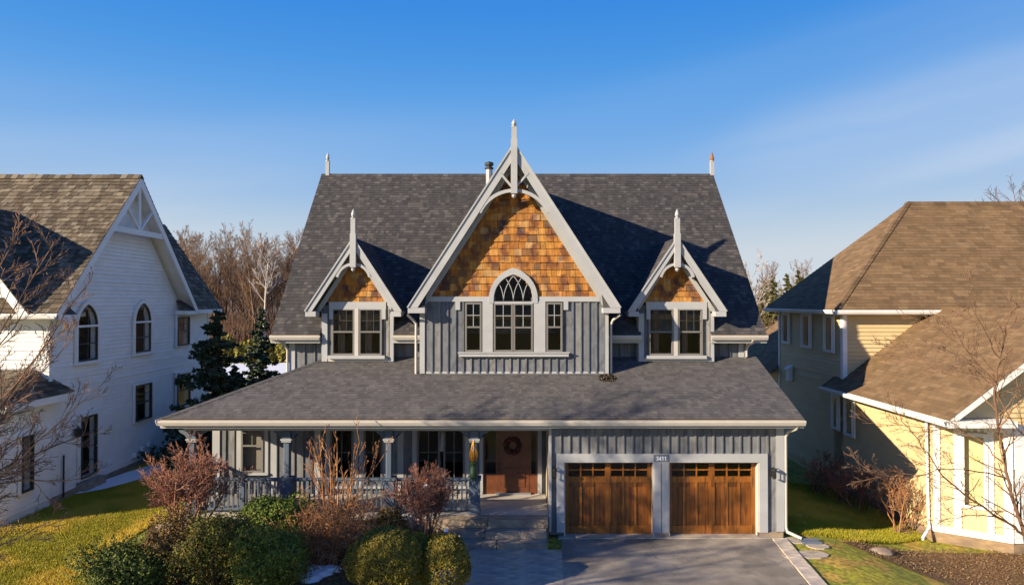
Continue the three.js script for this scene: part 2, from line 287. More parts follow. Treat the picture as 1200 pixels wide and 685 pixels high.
function pleats(x0, x1, y0, y1, z, n) { const g = new G(), pts = []; for (let i = 0; i <= n; i++) pts.push([x0 + (x1 - x0) * i / n, z + (i % 2) * 0.02]); for (let i = 0; i < n; i++) g.poly([V(pts[i][0], y0, pts[i][1]), V(pts[i + 1][0], y0, pts[i + 1][1]), V(pts[i + 1][0], y1, pts[i + 1][1]), V(pts[i][0], y1, pts[i][1])], V(0, 0, 1)); return g; }
// a double-hung window facing +z in its own frame, wall face at z = 0; turn it with rotation.y
function windowUnit(parent, x, y, z, turn, w, h, o = {}) {
  const s = sub(o.name ?? 'window', parent, x, y, z); s.rotation.y = turn;
  const fw = o.fw ?? 0.055, fm = o.frame ?? M.sash, X0 = -w / 2, X1 = w / 2;
  part('frame', new G().box(X0, X0 + fw, 0, h, 0, 0.085).box(X1 - fw, X1, 0, h, 0, 0.085).box(X0 + fw, X1 - fw, h - fw, h, 0, 0.084).box(X0 + fw, X1 - fw, 0, fw, 0, 0.084), fm, s);
  const split = o.split ?? 0.5, ym = h * split;
  if (split > 0 && split < 1) {
    part('meeting_rail', new G().box(X0 + fw, X1 - fw, ym - 0.025, ym + 0.025, 0.045, 0.082), fm, s);
    glassUnit(s, X0 + fw, X1 - fw, ym + 0.025, h - fw, 0.066, o.cols ?? 2, o.rows ?? 2, o.bar ?? fm, o.glass);
    glassUnit(s, X0 + fw, X1 - fw, fw, ym - 0.025, 0.058, 1, 1, fm, o.glass);
  } else glassUnit(s, X0 + fw, X1 - fw, fw, h - fw, 0.06, o.cols ?? 1, o.rows ?? 1, o.bar ?? fm, o.glass);
  if (o.curtain) part('curtain', pleats(X0 + fw + (o.curtain[0]) * (w - 2 * fw), X0 + fw + o.curtain[1] * (w - 2 * fw), fw, h - fw, -0.14, 10), o.cmat ?? M.curtain, s);
  if (o.casing) part('casing', new G().box(X0 - o.casing, X0, -o.casing * 0.6, h + o.casing, 0, 0.06).box(X1, X1 + o.casing, -o.casing * 0.6, h + o.casing, 0, 0.06).box(X0, X1, h, h + o.casing, 0, 0.059).box(X0, X1, -o.casing * 0.6, 0, 0, 0.059), o.casingMat ?? M.trim, s);
  if (o.sill) part('sill', new G().box(X0 - o.sill, X1 + o.sill, -0.07, 0, 0.0, 0.13), o.casingMat ?? M.trim, s);
  return s;
}
function gothic(w, hs, ht, k = 12) {                                   // outline of a pointed arch: half-width w/2, springing hs, top ht
  const a = w / 2, h = ht - hs, R = (a * a + h * h) / (2 * a), pts = [[-a, 0], [a, 0]], th = Math.atan2(h, R - a);
  for (let i = 0; i <= k; i++) { const t = th * i / k; pts.push([a - R + R * Math.cos(t), hs + R * Math.sin(t)]); }
  for (let i = k - 1; i >= 0; i--) { const t = th * i / k; pts.push([-(a - R + R * Math.cos(t)), hs + R * Math.sin(t)]); }
  return pts;
}
function ringStrip(g, outer, inner, z0, z1) { for (let i = 0; i + 1 < outer.length; i++) { const q = [outer[i], outer[i + 1], inner[i + 1], inner[i]]; g.prism(q, z0, z1); } return g; }
function boardRun(parent, x0, x1, yb, yt, z, period, holes, mats, seed, turnX) {  // board and batten, each board a piece
  const R = rng(seed), n = Math.round((x1 - x0) / period), p = (x1 - x0) / n;
  for (let i = 0; i < n; i++) {
    const a = x0 + i * p, b = a + p; let spans = [[typeof yb === 'function' ? yb((a + b) / 2) : yb, typeof yt === 'function' ? yt((a + b) / 2) : yt]];
    for (const [hx0, hx1, hy0, hy1] of holes) if (b > hx0 + 0.02 && a < hx1 - 0.02) spans = spans.flatMap(([s, t]) => [[s, Math.min(t, hy0)], [Math.max(s, hy1), t]].filter(([k, l]) => l - k > 0.03));
    for (const [s, t] of spans) {
      const g = new G(), dz = R() * 0.006;
      if (turnX !== undefined) g.box(0, turnX * (0.02 + dz), s, t, a + 0.004, b - 0.004).box(0, turnX * 0.055, s, t, b - 0.028, b + 0.022);
      else g.box(a + 0.004, b - 0.004, s, t, z, z + 0.02 + dz).box(b - 0.026, b + 0.024, s, t, z, z + 0.058);
      const o = part('board', g, mats[R() * mats.length | 0], parent); if (turnX !== undefined) o.position.x = z;
    }
  }
}
function gutter(parent, a, b, m = M.trimWarm, s = 0.12) {                // a K-style gutter between two points, open side up
  const d = V().subVectors(b, a), out = V(d.z, 0, -d.x).normalize(), P = (o, y) => a.clone().addScaledVector(out, o).add(V(0, y, 0)), g = new G();
  g.extrude([P(0, 0), P(0, -s), P(0.012, -s), P(0.012, 0)], d).extrude([P(0.012, -s), P(s * 0.72, -s), P(s * 0.72, -s + 0.012), P(0.012, -s + 0.012)], d).extrude([P(s * 0.72, -s), P(s, -s * 0.35), P(s, 0.012), P(s - 0.016, 0.012), P(s - 0.016, -s * 0.32), P(s * 0.66, -s + 0.012)].slice(0, 6), d);
  return part('gutter', g, m, parent);
}

// ---------------------------------------------------------------- the grey house
const house = thing('house', 'grey board and batten house with steep dark roof, cedar gables and wooden garage doors', 'house');
const zB = -2.05, zD = -2.85, zM = -3.2, zE = -2.72, yE = 5.34, mS = 1.06, zR = zE - 5.7, yR = yE + 5.7 * mS, xL = -7.05, xR = 7.36;
const porchWins = [[284, 310], [388, 415], [427, 449], [489, 516], [520, 545]], bay = { x0: X(492, 20.83), x1: X(713, 20.83) };
function holed(g, x0, x1, y0, y1, z0, z1, holes) {                     // a wall slab with openings
  const xs = [...new Set([x0, x1, ...holes.flatMap((h) => [h[0], h[1]])])].sort((a, b) => a - b), ys = [...new Set([y0, y1, ...holes.flatMap((h) => [h[2], h[3]])])].filter((y) => y >= y0 && y <= y1).sort((a, b) => a - b);
  for (let i = 0; i + 1 < xs.length; i++) for (let j = 0; j + 1 < ys.length; j++) { const cx = (xs[i] + xs[i + 1]) / 2, cy = (ys[j] + ys[j + 1]) / 2; if (!holes.some((h) => cx > h[0] && cx < h[1] && cy > h[2] && cy < h[3])) g.box(xs[i], xs[i + 1], ys[j], ys[j + 1], z0, z1); }
  return g;
}
const roofAt = (y) => zE - (y - yE) / mS, pS = 0.378, yP = 3.25, zP = 0.4, porchY = (z) => yP + (zP - z) * pS;
{ // walls
  part('room_wall', new G().box(1.02, xR, 0.02, 3.02, -7.2, -7).box(1.02, 1.2, 0.02, 3.02, -7, -0.26).box(xR - 0.2, xR, 0.02, 3.02, -13.7, -0.26), M.room, house); part('room_ceiling', new G().box(1.2, xR - 0.2, 2.9, 3.0, -7, -0.26), M.room, house); part('garage_floor', new G().box(1.2, xR - 0.2, -0.1, 0.02, -7, -0.5), M.concrete, house);
  part('wall', new G().box(1.02, xR, 2.3, 3.02, -0.26, -0.02).box(1.02, X(661, 18.8), 0.05, 2.3, -0.26, -0.02).box(X(765.5, 18.8), X(783, 18.8), 0.05, 2.3, -0.26, -0.02).box(X(888, 18.8), xR, 0.05, 2.3, -0.26, -0.02), M.core, house);
  part('wall', holed(new G(), -8.9, 1.02, 0.1, 3.0, zB - 0.2, zB, porchWins.map(([a, b], i) => [X(a, 20.85) + 0.03, X(b, 20.85) - 0.03, i ? 0.88 : 1.28, 2.82]).concat([[566, 583], [620, 630]].map(([a, b]) => [X(a, 20.85) + 0.06, X(b, 20.85) - 0.05, 1.2, 2.65]))).box(-8.9, -8.7, 0.1, 3.0, -13, zB - 0.2), M.core, house);
  part('room_wall', new G().box(-8.7, 1.02, 0.55, 3.0, -6.6, -6.4), M.room, house); part('room_floor', new G().box(-8.7, 1.02, 0.45, 0.55, -6.6, zB - 0.2), M.floorWood, house); part('room_ceiling', new G().box(-8.7, 1.02, 2.96, 3.04, -6.6, zB - 0.2), M.room, house);
  part('room_wall', new G().box(xL + 0.2, xR - 0.2, 3.1, 5.36, -7.6, -7.4), M.room, house); part('room_floor', new G().box(xL + 0.2, xR - 0.2, 3.05, 3.15, -7.6, zM - 0.2), M.floorWood, house);
  part('wall', holed(new G(), xL, xR, 3.02, 5.36, zM - 0.2, zM, [[bay.x0 + 0.25, bay.x1 - 0.25, 4.3, 5.4], [-5.7, -3.95, 4.5, 5.4], [4.2, 5.98, 4.5, 5.4]]).box(xL, xL + 0.2, 3.02, 5.36, -13.7, zM - 0.2).box(xR - 0.2, xR, 3.02, 5.36, -13.7, zM - 0.2).prismX([[zM, 5.36], [-13.7, 5.36], [zR, yR - 0.35]], xL, xR), M.core, house);
  part('wall', new G().prismX([[-0.02, 3.02], [zM, 3.02], [zM, porchY(zM) - 0.14], [-0.02, porchY(-0.02) - 0.14]], xR - 0.2, xR), M.core, house);
  part('foundation', new G().box(xR - 0.2, xR + 0.02, -0.2, 0.12, -13.7, 0.0), M.greyStone, house);
  const side = sub('side_wall', house);
  boardRun(side, -13.6, -0.1, 0.12, (z) => z > zM ? porchY(z) - 0.18 : Math.min(yR - 0.4 - Math.abs(z - zR) * mS, 9), xR, 0.3, [], M.boards, 31, 1);
}
{ // main roof
  const rf = sub('roof', house), xa = -7.52, xb = 7.94;
  const zc = zE - 0.59, yc = yE + 0.59 * mS, mt = new G().prismX([[zc, yc - 0.02], [zR, yR - 0.02], [zR, yR - 0.16], [zc, yc - 0.16]], xa + 0.02, xb - 0.02).prismX([[zR, yR - 0.02], [2 * zR - zE, yE - 0.02], [2 * zR - zE, yE - 0.16], [zR, yR - 0.16]], xa + 0.02, xb - 0.02);
  for (const [p, q] of [[xa, -5.98], [-3.7, -2.86], [2.96, 4.02], [6.2, xb]]) mt.prismX([[zE, yE - 0.02], [zc, yc - 0.02], [zc, yc - 0.16], [zE, yE - 0.16]], p + 0.02, q - 0.02);
  part('sheathing', mt, M.sheathing, rf);
  const gaps = [[xa, -5.98], [-3.7, -2.86], [2.96, 4.02], [6.2, xb]], sp = { e: 0.145, w: [0.07, 0.22], t: 0.014, tone: asph, ragged: 0.006 };
  roofPlane(rf, V(0, yE, zE), V(1, 0, 0), V(0, 0, -1), mS, [[xa, 0.597], [xb, 0.597], [xb, 5.7], [xa, 5.7]], { ...sp, seed: 2 });
  gaps.forEach(([p, q], i) => roofPlane(rf, V(0, yE, zE), V(1, 0, 0), V(0, 0, -1), mS, [[p, 0], [q, 0], [q, 0.597], [p, 0.597]], { ...sp, seed: 12 + i }));
  bulk('ridge_cap', (() => { const g = new G(), R = rng(8); for (let x = xa; x < xb; x += 0.2) { g.col = asph(R); g.prismX([[zR + 0.13, yR - 0.115], [zR, yR + 0.022], [zR - 0.13, yR - 0.115], [zR, yR - 0.02]].slice(0, 3), x, Math.min(x + 0.196, xb)); } return g; })(), M.roofMain, rf);
  for (const x of [xa, xb - 0.06]) part('rake_board', new G().prismX([[zE, yE - 0.03], [zR, yR - 0.03], [zR, yR - 0.28], [zE, yE - 0.24]], x - 0.004, x + 0.064), M.trim, rf);
  for (const [x0, x1] of gaps) { gutter(rf, V(x1, yE - 0.03, zE), V(x0, yE - 0.03, zE), M.trimWarm, 0.13); part('fascia', new G().box(x0, x1, yE - 0.26, yE - 0.04, zE - 0.04, zE - 0.005).box(x0, x1, yE - 0.26, yE - 0.235, zM, zE - 0.04), M.trim, rf); }
}
function finial(parent, x, y, z, h, w, m = M.trim, name = 'finial') { // square shaft with a spear
  const g = new G().box(x - w / 2, x + w / 2, y, y + h * 0.62, z - w / 2, z + w / 2).lathe([[w * 0.62, h * 0.62], [w * 0.62, h * 0.645], [w * 0.3, h * 0.66], [w * 0.5, h * 0.75], [w * 0.42, h * 0.84], [0.004, h]], V(x, y, z), 8);
  return part(name, g, m, parent);
}
finial(house, -7.28, yR - 0.1, zR, 0.98, 0.14); 
{ const f = finial(house, 7.9, yR - 0.1, zR, 0.98, 0.14); const t = new G().lathe([[0.075, 0.6], [0.085, 0.72], [0.05, 0.86], [0.006, 1.01]], V(7.9, yR - 0.1, zR), 8); part('finial_tip', t, mat(0.42, 0.2, 0.08, { map: 'grain' }), f); }
// a gable with its two roof slopes, bargeboards, truss and cedar face
function gable(cx, ya, hw, yf, zf, zw, o) {
  const gb = sub('gable', house), m = (ya - yf) / hw, zr = roofAt(ya) - 0.1, ze = roofAt(yf) - 0.3, k = Math.hypot(1, m);
  for (const s of [-1, 1]) {
    part('roof_slab', new G().prism([[cx, ya - 0.02], [cx + s * hw, yf - 0.02], [cx + s * (hw - 0.02), yf - 0.12], [cx, ya - 0.26]], zf - 0.05, zr + 0.4), M.trim, gb);
    bulk('shingles', courses({ g: new G(), o: V(cx + s * hw, yf, zf + 0.02), ax: V(0, 0, -1), up: V(-s, m, 0).normalize(), n: V(s * m, 1, 0).normalize(), poly: [[0, 0], [zf - ze, 0], [zf - zr, hw * k], [0, hw * k]], e: 0.145, w: [0.07, 0.22], t: 0.014, tone: asph, seed: 50 + cx * 7 + s, ragged: 0.006 }), M.roofMain, gb);
    const dy = o.band * k, dx = dy / m;
    part('bargeboard', new G().prism([[cx, ya - 0.01], [cx + s * hw, yf - 0.01], [cx + s * (hw - dx), yf - 0.01], [cx, ya - dy]], zf - 0.048, zf), M.trim, gb);
    part('rake_moulding', new G().prism([[cx, ya + 0.035], [cx + s * (hw + 0.03), yf], [cx + s * (hw - 0.01), yf - 0.01], [cx, ya - 0.05]], zf, zf + 0.03), M.trim, gb);
    part('frieze_board', new G().prism([[cx, ya - 0.3], [cx + s * (hw - 0.2), yf - 0.02], [cx + s * (hw - 0.2 - dx * 0.8), yf - 0.02], [cx, ya - 0.3 - dy * 0.8]], zw + 0.03, zw + 0.07), M.trim, gb);
    // boxed eave return with its own scrap of roof
    const xo = cx + s * hw, xi = cx + s * (hw - o.ret); 
    part('eave_return', new G().box(Math.min(xo, xi), Math.max(xo, xi), yf - 0.17, yf - 0.015, zw, zf - 0.005), M.trim, gb);
    part('return_roof', tinted([0.1, 0.095, 0.098]).extrude([V(xo - s * 0.02, yf - 0.01, zf - 0.03), V(xi, yf - 0.01, zf - 0.03), V(xi, yf + o.ret * 0.9, zw + 0.02), V(xo - s * o.ret * 0.6, yf + o.ret * 0.9, zw + 0.02)], V(0, -0.03, 0)), M.roofMain, gb);
  }
  // truss in the peak
  const t = o.truss, yc = ya - t.drop; 
  part('king_post', new G().box(cx - t.w / 2, cx + t.w / 2, yc, ya + t.rise, zf - 0.1, zf + 0.07), M.trim, gb);
  finial(gb, cx, ya + t.rise - 0.02, zf - 0.015, t.fin, t.w * 0.8);
  part('pendant', new G().lathe([[0.001, -0.14], [t.w * 0.3, -0.1], [t.w * 0.38, -0.05], [t.w * 0.22, 0.005]], V(cx, yc, zf - 0.015), 8), M.trim, gb);
  const arc = new G(), R = (t.half ** 2 + t.sag ** 2) / (2 * t.sag), y0 = yc + t.up - R, a1 = Math.asin(Math.min(1, t.half / R)), oo = [], ii = [];
  for (let i = 0; i <= 20; i++) { const a = -a1 + 2 * a1 * i / 20; oo.push([cx + (R + t.th / 2) * Math.sin(a), y0 + (R + t.th / 2) * Math.cos(a)]); ii.push([cx + (R - t.th / 2) * Math.sin(a), y0 + (R - t.th / 2) * Math.cos(a)]); }
  part('collar_arch', ringStrip(arc, oo, ii, zf - 0.09, zf - 0.01), M.trim, gb);
  if (t.strut) for (const s of [-1, 1]) part('strut', new G().beam(V(cx + s * 0.06, yc + 0.2, zf - 0.04), V(cx + s * t.strut[0], yc + t.strut[1], zf - 0.04), 0.06, 0.1, V(0, 0, 1)), M.trim, gb);
  // cedar face
  part('backing', stripWall(new G(), [[cx - hw + 0.2, yf], [cx + hw - 0.2, yf], [cx, ya - 0.25]], o.arch ? [rectHole(cx - 1.6, cx + 1.65, yf - 1, 6.36), archHole(...o.arch, -0.01)] : [rectHole(cx - 1.5, cx + 1.5, yf - 1, 6.3)], (a, b) => V(a, b, zw), V(0, 0, -0.25)), M.cedarCore, gb);
  const ins = o.inset, ph = (hw - ins) * m;
  courses({ o: V(0, 0, zw), ax: V(1, 0, 0), up: V(0, 1, 0), n: V(0, 0, 1), poly: [[cx - hw + ins, o.yb], [cx + hw - ins, o.yb], [cx, o.yb + ph]], e: o.e, w: o.sw, t: 0.034, gap: 0.008, ragged: 0.022, seed: 77 + cx * 3, holes: o.arch ? [archHole(...o.arch, 0.07)] : [], each: (g, RR) => { g.geo && part('cedar_shingle', g, M.cedar[RR() ** 1.7 * M.cedar.length | 0], gb); } });
  return gb;
}
gable(0.06, 11.06, 3.14, 6.2, -1.6, zB, { arch: [(X(578.5, 20.83) + X(624.5, 20.83)) / 2, Y(355, 20.83), X(624.5, 20.83) - X(578.5, 20.83), 0.12, Y(321.5, 20.83) - Y(355, 20.83)], band: 0.24, ret: 0.5, inset: 0.55, yb: 6.5, e: 0.212, sw: [0.13, 0.3], truss: { w: 0.19, drop: 1.5, rise: 0.12, fin: 0.62, half: 1.02, sag: 0.66, up: 0.1, th: 0.1, strut: [0.42, 0.62] } });
gable(-4.88, 8.34, 1.47, 6.08, -2.4, zD, { band: 0.17, ret: 0.32, inset: 0.4, yb: 6.34, e: 0.19, sw: [0.14, 0.3], truss: { w: 0.18, drop: 0.92, rise: 0.12, fin: 0.78, half: 0.5, sag: 0.4, up: 0.1, th: 0.08 } });
gable(5.08, 8.34, 1.5, 6.08, -2.4, zD, { band: 0.17, ret: 0.32, inset: 0.4, yb: 6.34, e: 0.19, sw: [0.14, 0.3], truss: { w: 0.18, drop: 0.92, rise: 0.12, fin: 0.78, half: 0.5, sag: 0.4, up: 0.1, th: 0.08 } });
{ // bay below the cedar: boards, corner boards, header band, the triple window
  const b = sub('bay_wall', house), { x0, x1 } = bay, d = 20.83, yw0 = Y(411, d), yw1 = Y(355, d);
  part('core', holed(new G(), x0, x1, 3.9, 6.5, zB - 0.2, zB, [[545, 564.5], [578.5, 601], [601.5, 624.5], [640, 659]].map(([p, q]) => [X(p, d) + 0.03, X(q, d) - 0.03, yw0 + 0.02, yw1 - 0.02]).concat([[X(580.5, d), X(622.5, d), yw1 + 0.05, 6.5]])).box(x0, x0 + 0.2, 3.9, 6.5, zM, zB - 0.2).box(x1 - 0.2, x1, 3.9, 6.5, zM, zB - 0.2), M.core, b);
  boardRun(b, x0 + 0.13, x1 - 0.13, porchY(zB) + 0.05, 6.38, zB, 0.232, [[X(543, d), X(661, d), yw0 - 0.08, 6.5]], M.boards, 12);
  for (const x of [x0, x1 - 0.15]) part('corner_board', new G().box(x, x + 0.15, porchY(zB) + 0.03, 6.2, zB - 0.12, zB + 0.055), M.trim, b);
  part('skirt_board', new G().box(x0 + 0.15, x1 - 0.15, porchY(zB) + 0.02, porchY(zB) + 0.09, zB, zB + 0.03), M.trim, b);
  part('header_band', new G().box(x0 + 0.24, X(573, d), 6.37, 6.52, zB, zB + 0.075).box(X(631, d), x1 - 0.26, 6.37, 6.52, zB, zB + 0.075), M.trim, b);
  for (const u of [536.5, 663]) part('bracket', new G().box(X(u, d) - 0.07, X(u, d) + 0.07, 6.12, 6.37, zB, zB + 0.08), M.trim, b);
  part('sill', new G().box(X(538, d), X(666, d), yw0 - 0.16, yw0 - 0.03, zB, zB + 0.15).box(X(537, d), X(667, d), yw0 - 0.06, yw0 - 0.02, zB + 0.15, zB + 0.18), M.trim, b);
  for (const [a, c] of [[565.5, 577.5], [625.5, 639]]) { part('casing', new G().box(X(a, d), X(c, d), yw0 - 0.02, 6.38, zB, zB + 0.09), M.trim, b); }
  for (const [a, c] of [[545, 564.5], [640, 659]]) windowUnit(b, (X(a, d) + X(c, d)) / 2, yw0 - 0.02, zB + 0.004, 0, X(c, d) - X(a, d), yw1 - yw0 + 0.04, { rows: 2, bar: M.trim });
  for (const [a, c] of [[578.5, 601], [601.5, 624.5]]) windowUnit(b, (X(a, d) + X(c, d)) / 2, yw0 - 0.02, zB + 0.004, 0, X(c, d) - X(a, d), yw1 - yw0 + 0.02, { rows: 2, bar: M.trim });
  // pointed head light with crossing tracery
  const hd = sub('arched_window', b, (X(578.5, d) + X(624.5, d)) / 2, yw1, zB), w = X(624.5, d) - X(578.5, d), ht = Y(321.5, d) - yw1, ow = w + 0.29, oh = Y(316, d) - yw1 + 0.06;
  const inn = gothic(w, 0.12, ht).slice(1), out = gothic(ow, 0.12, oh).slice(1); inn.push([-w / 2, 0]); out.push([-ow / 2, 0]);
  part('arched_casing', ringStrip(new G(), out, inn, 0, 0.105), M.trim, hd);
  const gp = new G(), pg = gothic(w, 0.12, ht); for (let i = 1; i < pg.length; i++) { const k = (i + 1) % pg.length; gp.poly([V(0, 0.01, 0.05), V(pg[i][0], pg[i][1], 0.05), V(pg[k][0], pg[k][1], 0.05)], V(0, 0, 1)); }
  part('pane', gp, M.glass, hd);
  part('transom', new G().box(-w / 2, w / 2, -0.02, 0.05, 0, 0.09), M.trim, hd);
  const poly = ccw(pg);
  for (const s of [-1, 1]) for (const c of [-0.5, 0, 0.5, 1]) { const g = new G(), r = w * 0.98; let prev = null; for (let i = 0; i <= 14; i++) { const a = i / 14 * 1.3, p = [s * (c * w / 2 + w * 0.5 - r + r * Math.cos(a) - w * 0.5), 0.05 + r * Math.sin(a)]; if (prev && clipPoly([[p[0] - 0.004, p[1]], [p[0] + 0.004, p[1]], [p[0], p[1] + 0.006]], poly).length) g.beam(V(...prev, 0.06), V(...p, 0.06), 0.02, 0.024, V(0, 0, 1)); prev = p; } if (g.p.length) part('glazing_bar', g, M.trim, hd); }
}
for (const [ua, ub, cur] of [[378, 461, [0.15, 0.5]], [748.5, 836, [0.2, 0.45]]]) { // dormer fronts
  const d = 21.65, b = sub('dormer_wall', house), x0 = X(ua, d), x1 = X(ub, d), yb = porchY(zD), wx0 = X(ua + 11, d), wx1 = X(ub - 13, d), y0 = Y(416, d), y1 = Y(361, d);
  const xmm = (wx0 + wx1) / 2; part('core', holed(new G(), x0 + 0.02, x1 - 0.02, yb - 0.3, 6.4, zD - 0.15, zD, [[wx0 + 0.03, xmm - 0.09, y0 + 0.03, y1 - 0.03], [xmm + 0.09, wx1 - 0.03, y0 + 0.03, y1 - 0.03]]).box(x0 + 0.02, x0 + 0.17, yb - 0.3, 6.4, zM - 0.4, zD - 0.15).box(x1 - 0.17, x1 - 0.02, yb - 0.3, 6.4, zM - 0.4, zD - 0.15), M.core, b);
  boardRun(b, x0 + 0.14, x1 - 0.14, yb + 0.1, 6.2, zD, 0.16, [[wx0 - 0.02, wx1 + 0.02, y0 - 0.05, 6.3]], M.boardsPale, 15 + ua);
  boardRun(b, zM - 0.2, zD - 0.06, yb, 6.1, x0, 0.2, [], M.boards, 16, -1);
  for (const x of [x0, x1 - 0.15]) part('corner_board', new G().box(x - 0.01, x + 0.16, yb + 0.02, 6.0, zD - 0.16, zD + 0.05), M.trim, b);
  part('skirt_board', new G().box(x0 + 0.15, x1 - 0.15, yb + 0.02, yb + 0.14, zD, zD + 0.035), M.trimWarm, b);
  part('header_band', new G().box(x0 + 0.22, x1 - 0.22, 6.13, 6.36, zD, zD + 0.09), M.trim, b);
  for (const x of [x0 + 0.29, x1 - 0.29]) part('bracket', new G().box(x - 0.06, x + 0.06, 5.82, 6.14, zD, zD + 0.1), M.trim, b);
  const xm = (wx0 + wx1) / 2; part('mullion', new G().box(xm - 0.06, xm + 0.06, y0, y1, zD, zD + 0.1), M.trimWarm, b);
  for (const [a, c] of [[wx0, xm - 0.06], [xm + 0.06, wx1]]) windowUnit(b, (a + c) / 2, y0, zD + 0.004, 0, c - a, y1 - y0, { cols: 3, rows: 2, curtain: cur, bar: M.sashDark, fw: 0.06 });
  part('sill', new G().box(wx0 - 0.1, wx1 + 0.1, y0 - 0.1, y0, zD, zD + 0.15), M.trim, b);
}
{ // strips of main wall between and beside the dormers
  const w = sub('upper_wall', house);
  for (const [a, c] of [[xL + 0.12, -5.95], [-3.72, -2.8], [2.92, 3.98], [6.3, xR - 0.12]]) boardRun(w, a, c, a < -6 ? (x) => porchY(zM) - 0.9 : porchY(zM) - 0.05, 5.12, zM, 0.3, [], M.boards, 20 + a);
  for (const x of [xL, xR - 0.14]) part('corner_board', new G().box(x - 0.02, x + 0.16, 3.4, 5.12, zM - 0.14, zM + 0.06), M.trim, w);
}
{ // porch and garage roof with the hipped left end
  const rf = sub('porch_roof', house), xa = -9.36, xb = 7.77, run = zP - zM, xi = xa + run;
  part('sheathing', new G().extrude([V(xa, yP - 0.02, zP), V(xb - 0.01, yP - 0.02, zP), V(xb - 0.01, yP - 0.02 + run * pS, zM), V(xi, yP - 0.02 + run * pS, zM)], V(0, -0.12, 0)).extrude([V(xa, yP - 0.02, zP), V(xi, yP - 0.02 + run * pS, zM), V(xi, yP - 0.02 + run * pS, -13.4), V(xa, yP - 0.02, -13.4)], V(0, -0.12, 0)), M.sheathing, rf);
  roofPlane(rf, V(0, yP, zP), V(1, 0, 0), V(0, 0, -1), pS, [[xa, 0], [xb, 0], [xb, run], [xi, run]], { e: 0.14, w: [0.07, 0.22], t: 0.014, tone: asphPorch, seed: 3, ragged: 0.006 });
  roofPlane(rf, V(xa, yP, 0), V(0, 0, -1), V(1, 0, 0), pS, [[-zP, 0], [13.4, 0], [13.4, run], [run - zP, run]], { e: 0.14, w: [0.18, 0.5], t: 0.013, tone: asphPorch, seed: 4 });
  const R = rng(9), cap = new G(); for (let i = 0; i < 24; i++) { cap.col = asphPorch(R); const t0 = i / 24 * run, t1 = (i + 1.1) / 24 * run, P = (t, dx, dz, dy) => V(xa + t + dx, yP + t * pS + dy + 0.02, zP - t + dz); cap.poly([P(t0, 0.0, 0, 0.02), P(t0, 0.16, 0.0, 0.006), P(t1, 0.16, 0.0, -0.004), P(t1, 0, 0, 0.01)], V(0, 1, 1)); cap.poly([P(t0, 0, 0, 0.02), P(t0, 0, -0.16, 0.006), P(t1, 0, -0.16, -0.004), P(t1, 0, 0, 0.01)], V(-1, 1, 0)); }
  bulk('hip_cap', cap, M.roofMain, rf);
  gutter(rf, V(xb, yP - 0.03, zP), V(xa, yP - 0.03, zP), M.trimWarm, 0.13); gutter(rf, V(xa, yP - 0.03, zP), V(xa, yP - 0.03, -13.4), M.trimWarm, 0.13);
  part('fascia', new G().box(xa, xb, yP - 0.24, yP - 0.03, zP - 0.05, zP - 0.004).box(xa + 0.004, xa + 0.05, yP - 0.24, yP - 0.04, -13.4, zP - 0.05), M.trim, rf);
  part('soffit', new G().box(xa + 0.05, xb, yP - 0.235, yP - 0.21, -0.04, zP - 0.05), M.trim, rf);
  part('porch_ceiling', new G().box(xa + 0.05, 1.02, yP - 0.24, yP - 0.215, zB, -0.04), M.trim, rf);
  part('rake_board', new G().prismX([[zP, yP - 0.02], [zM, yP + run * pS - 0.02], [zM, yP + run * pS - 0.2], [zP, yP - 0.2]], xb - 0.05, xb + 0.004), M.trim, rf);
  part('frieze_beam', new G().box(-8.95, 1.0, 2.86, 3.01, -0.28, -0.06).box(-8.95, -8.73, 2.86, 3.01, -2.0, -0.28), M.trim, rf);
}
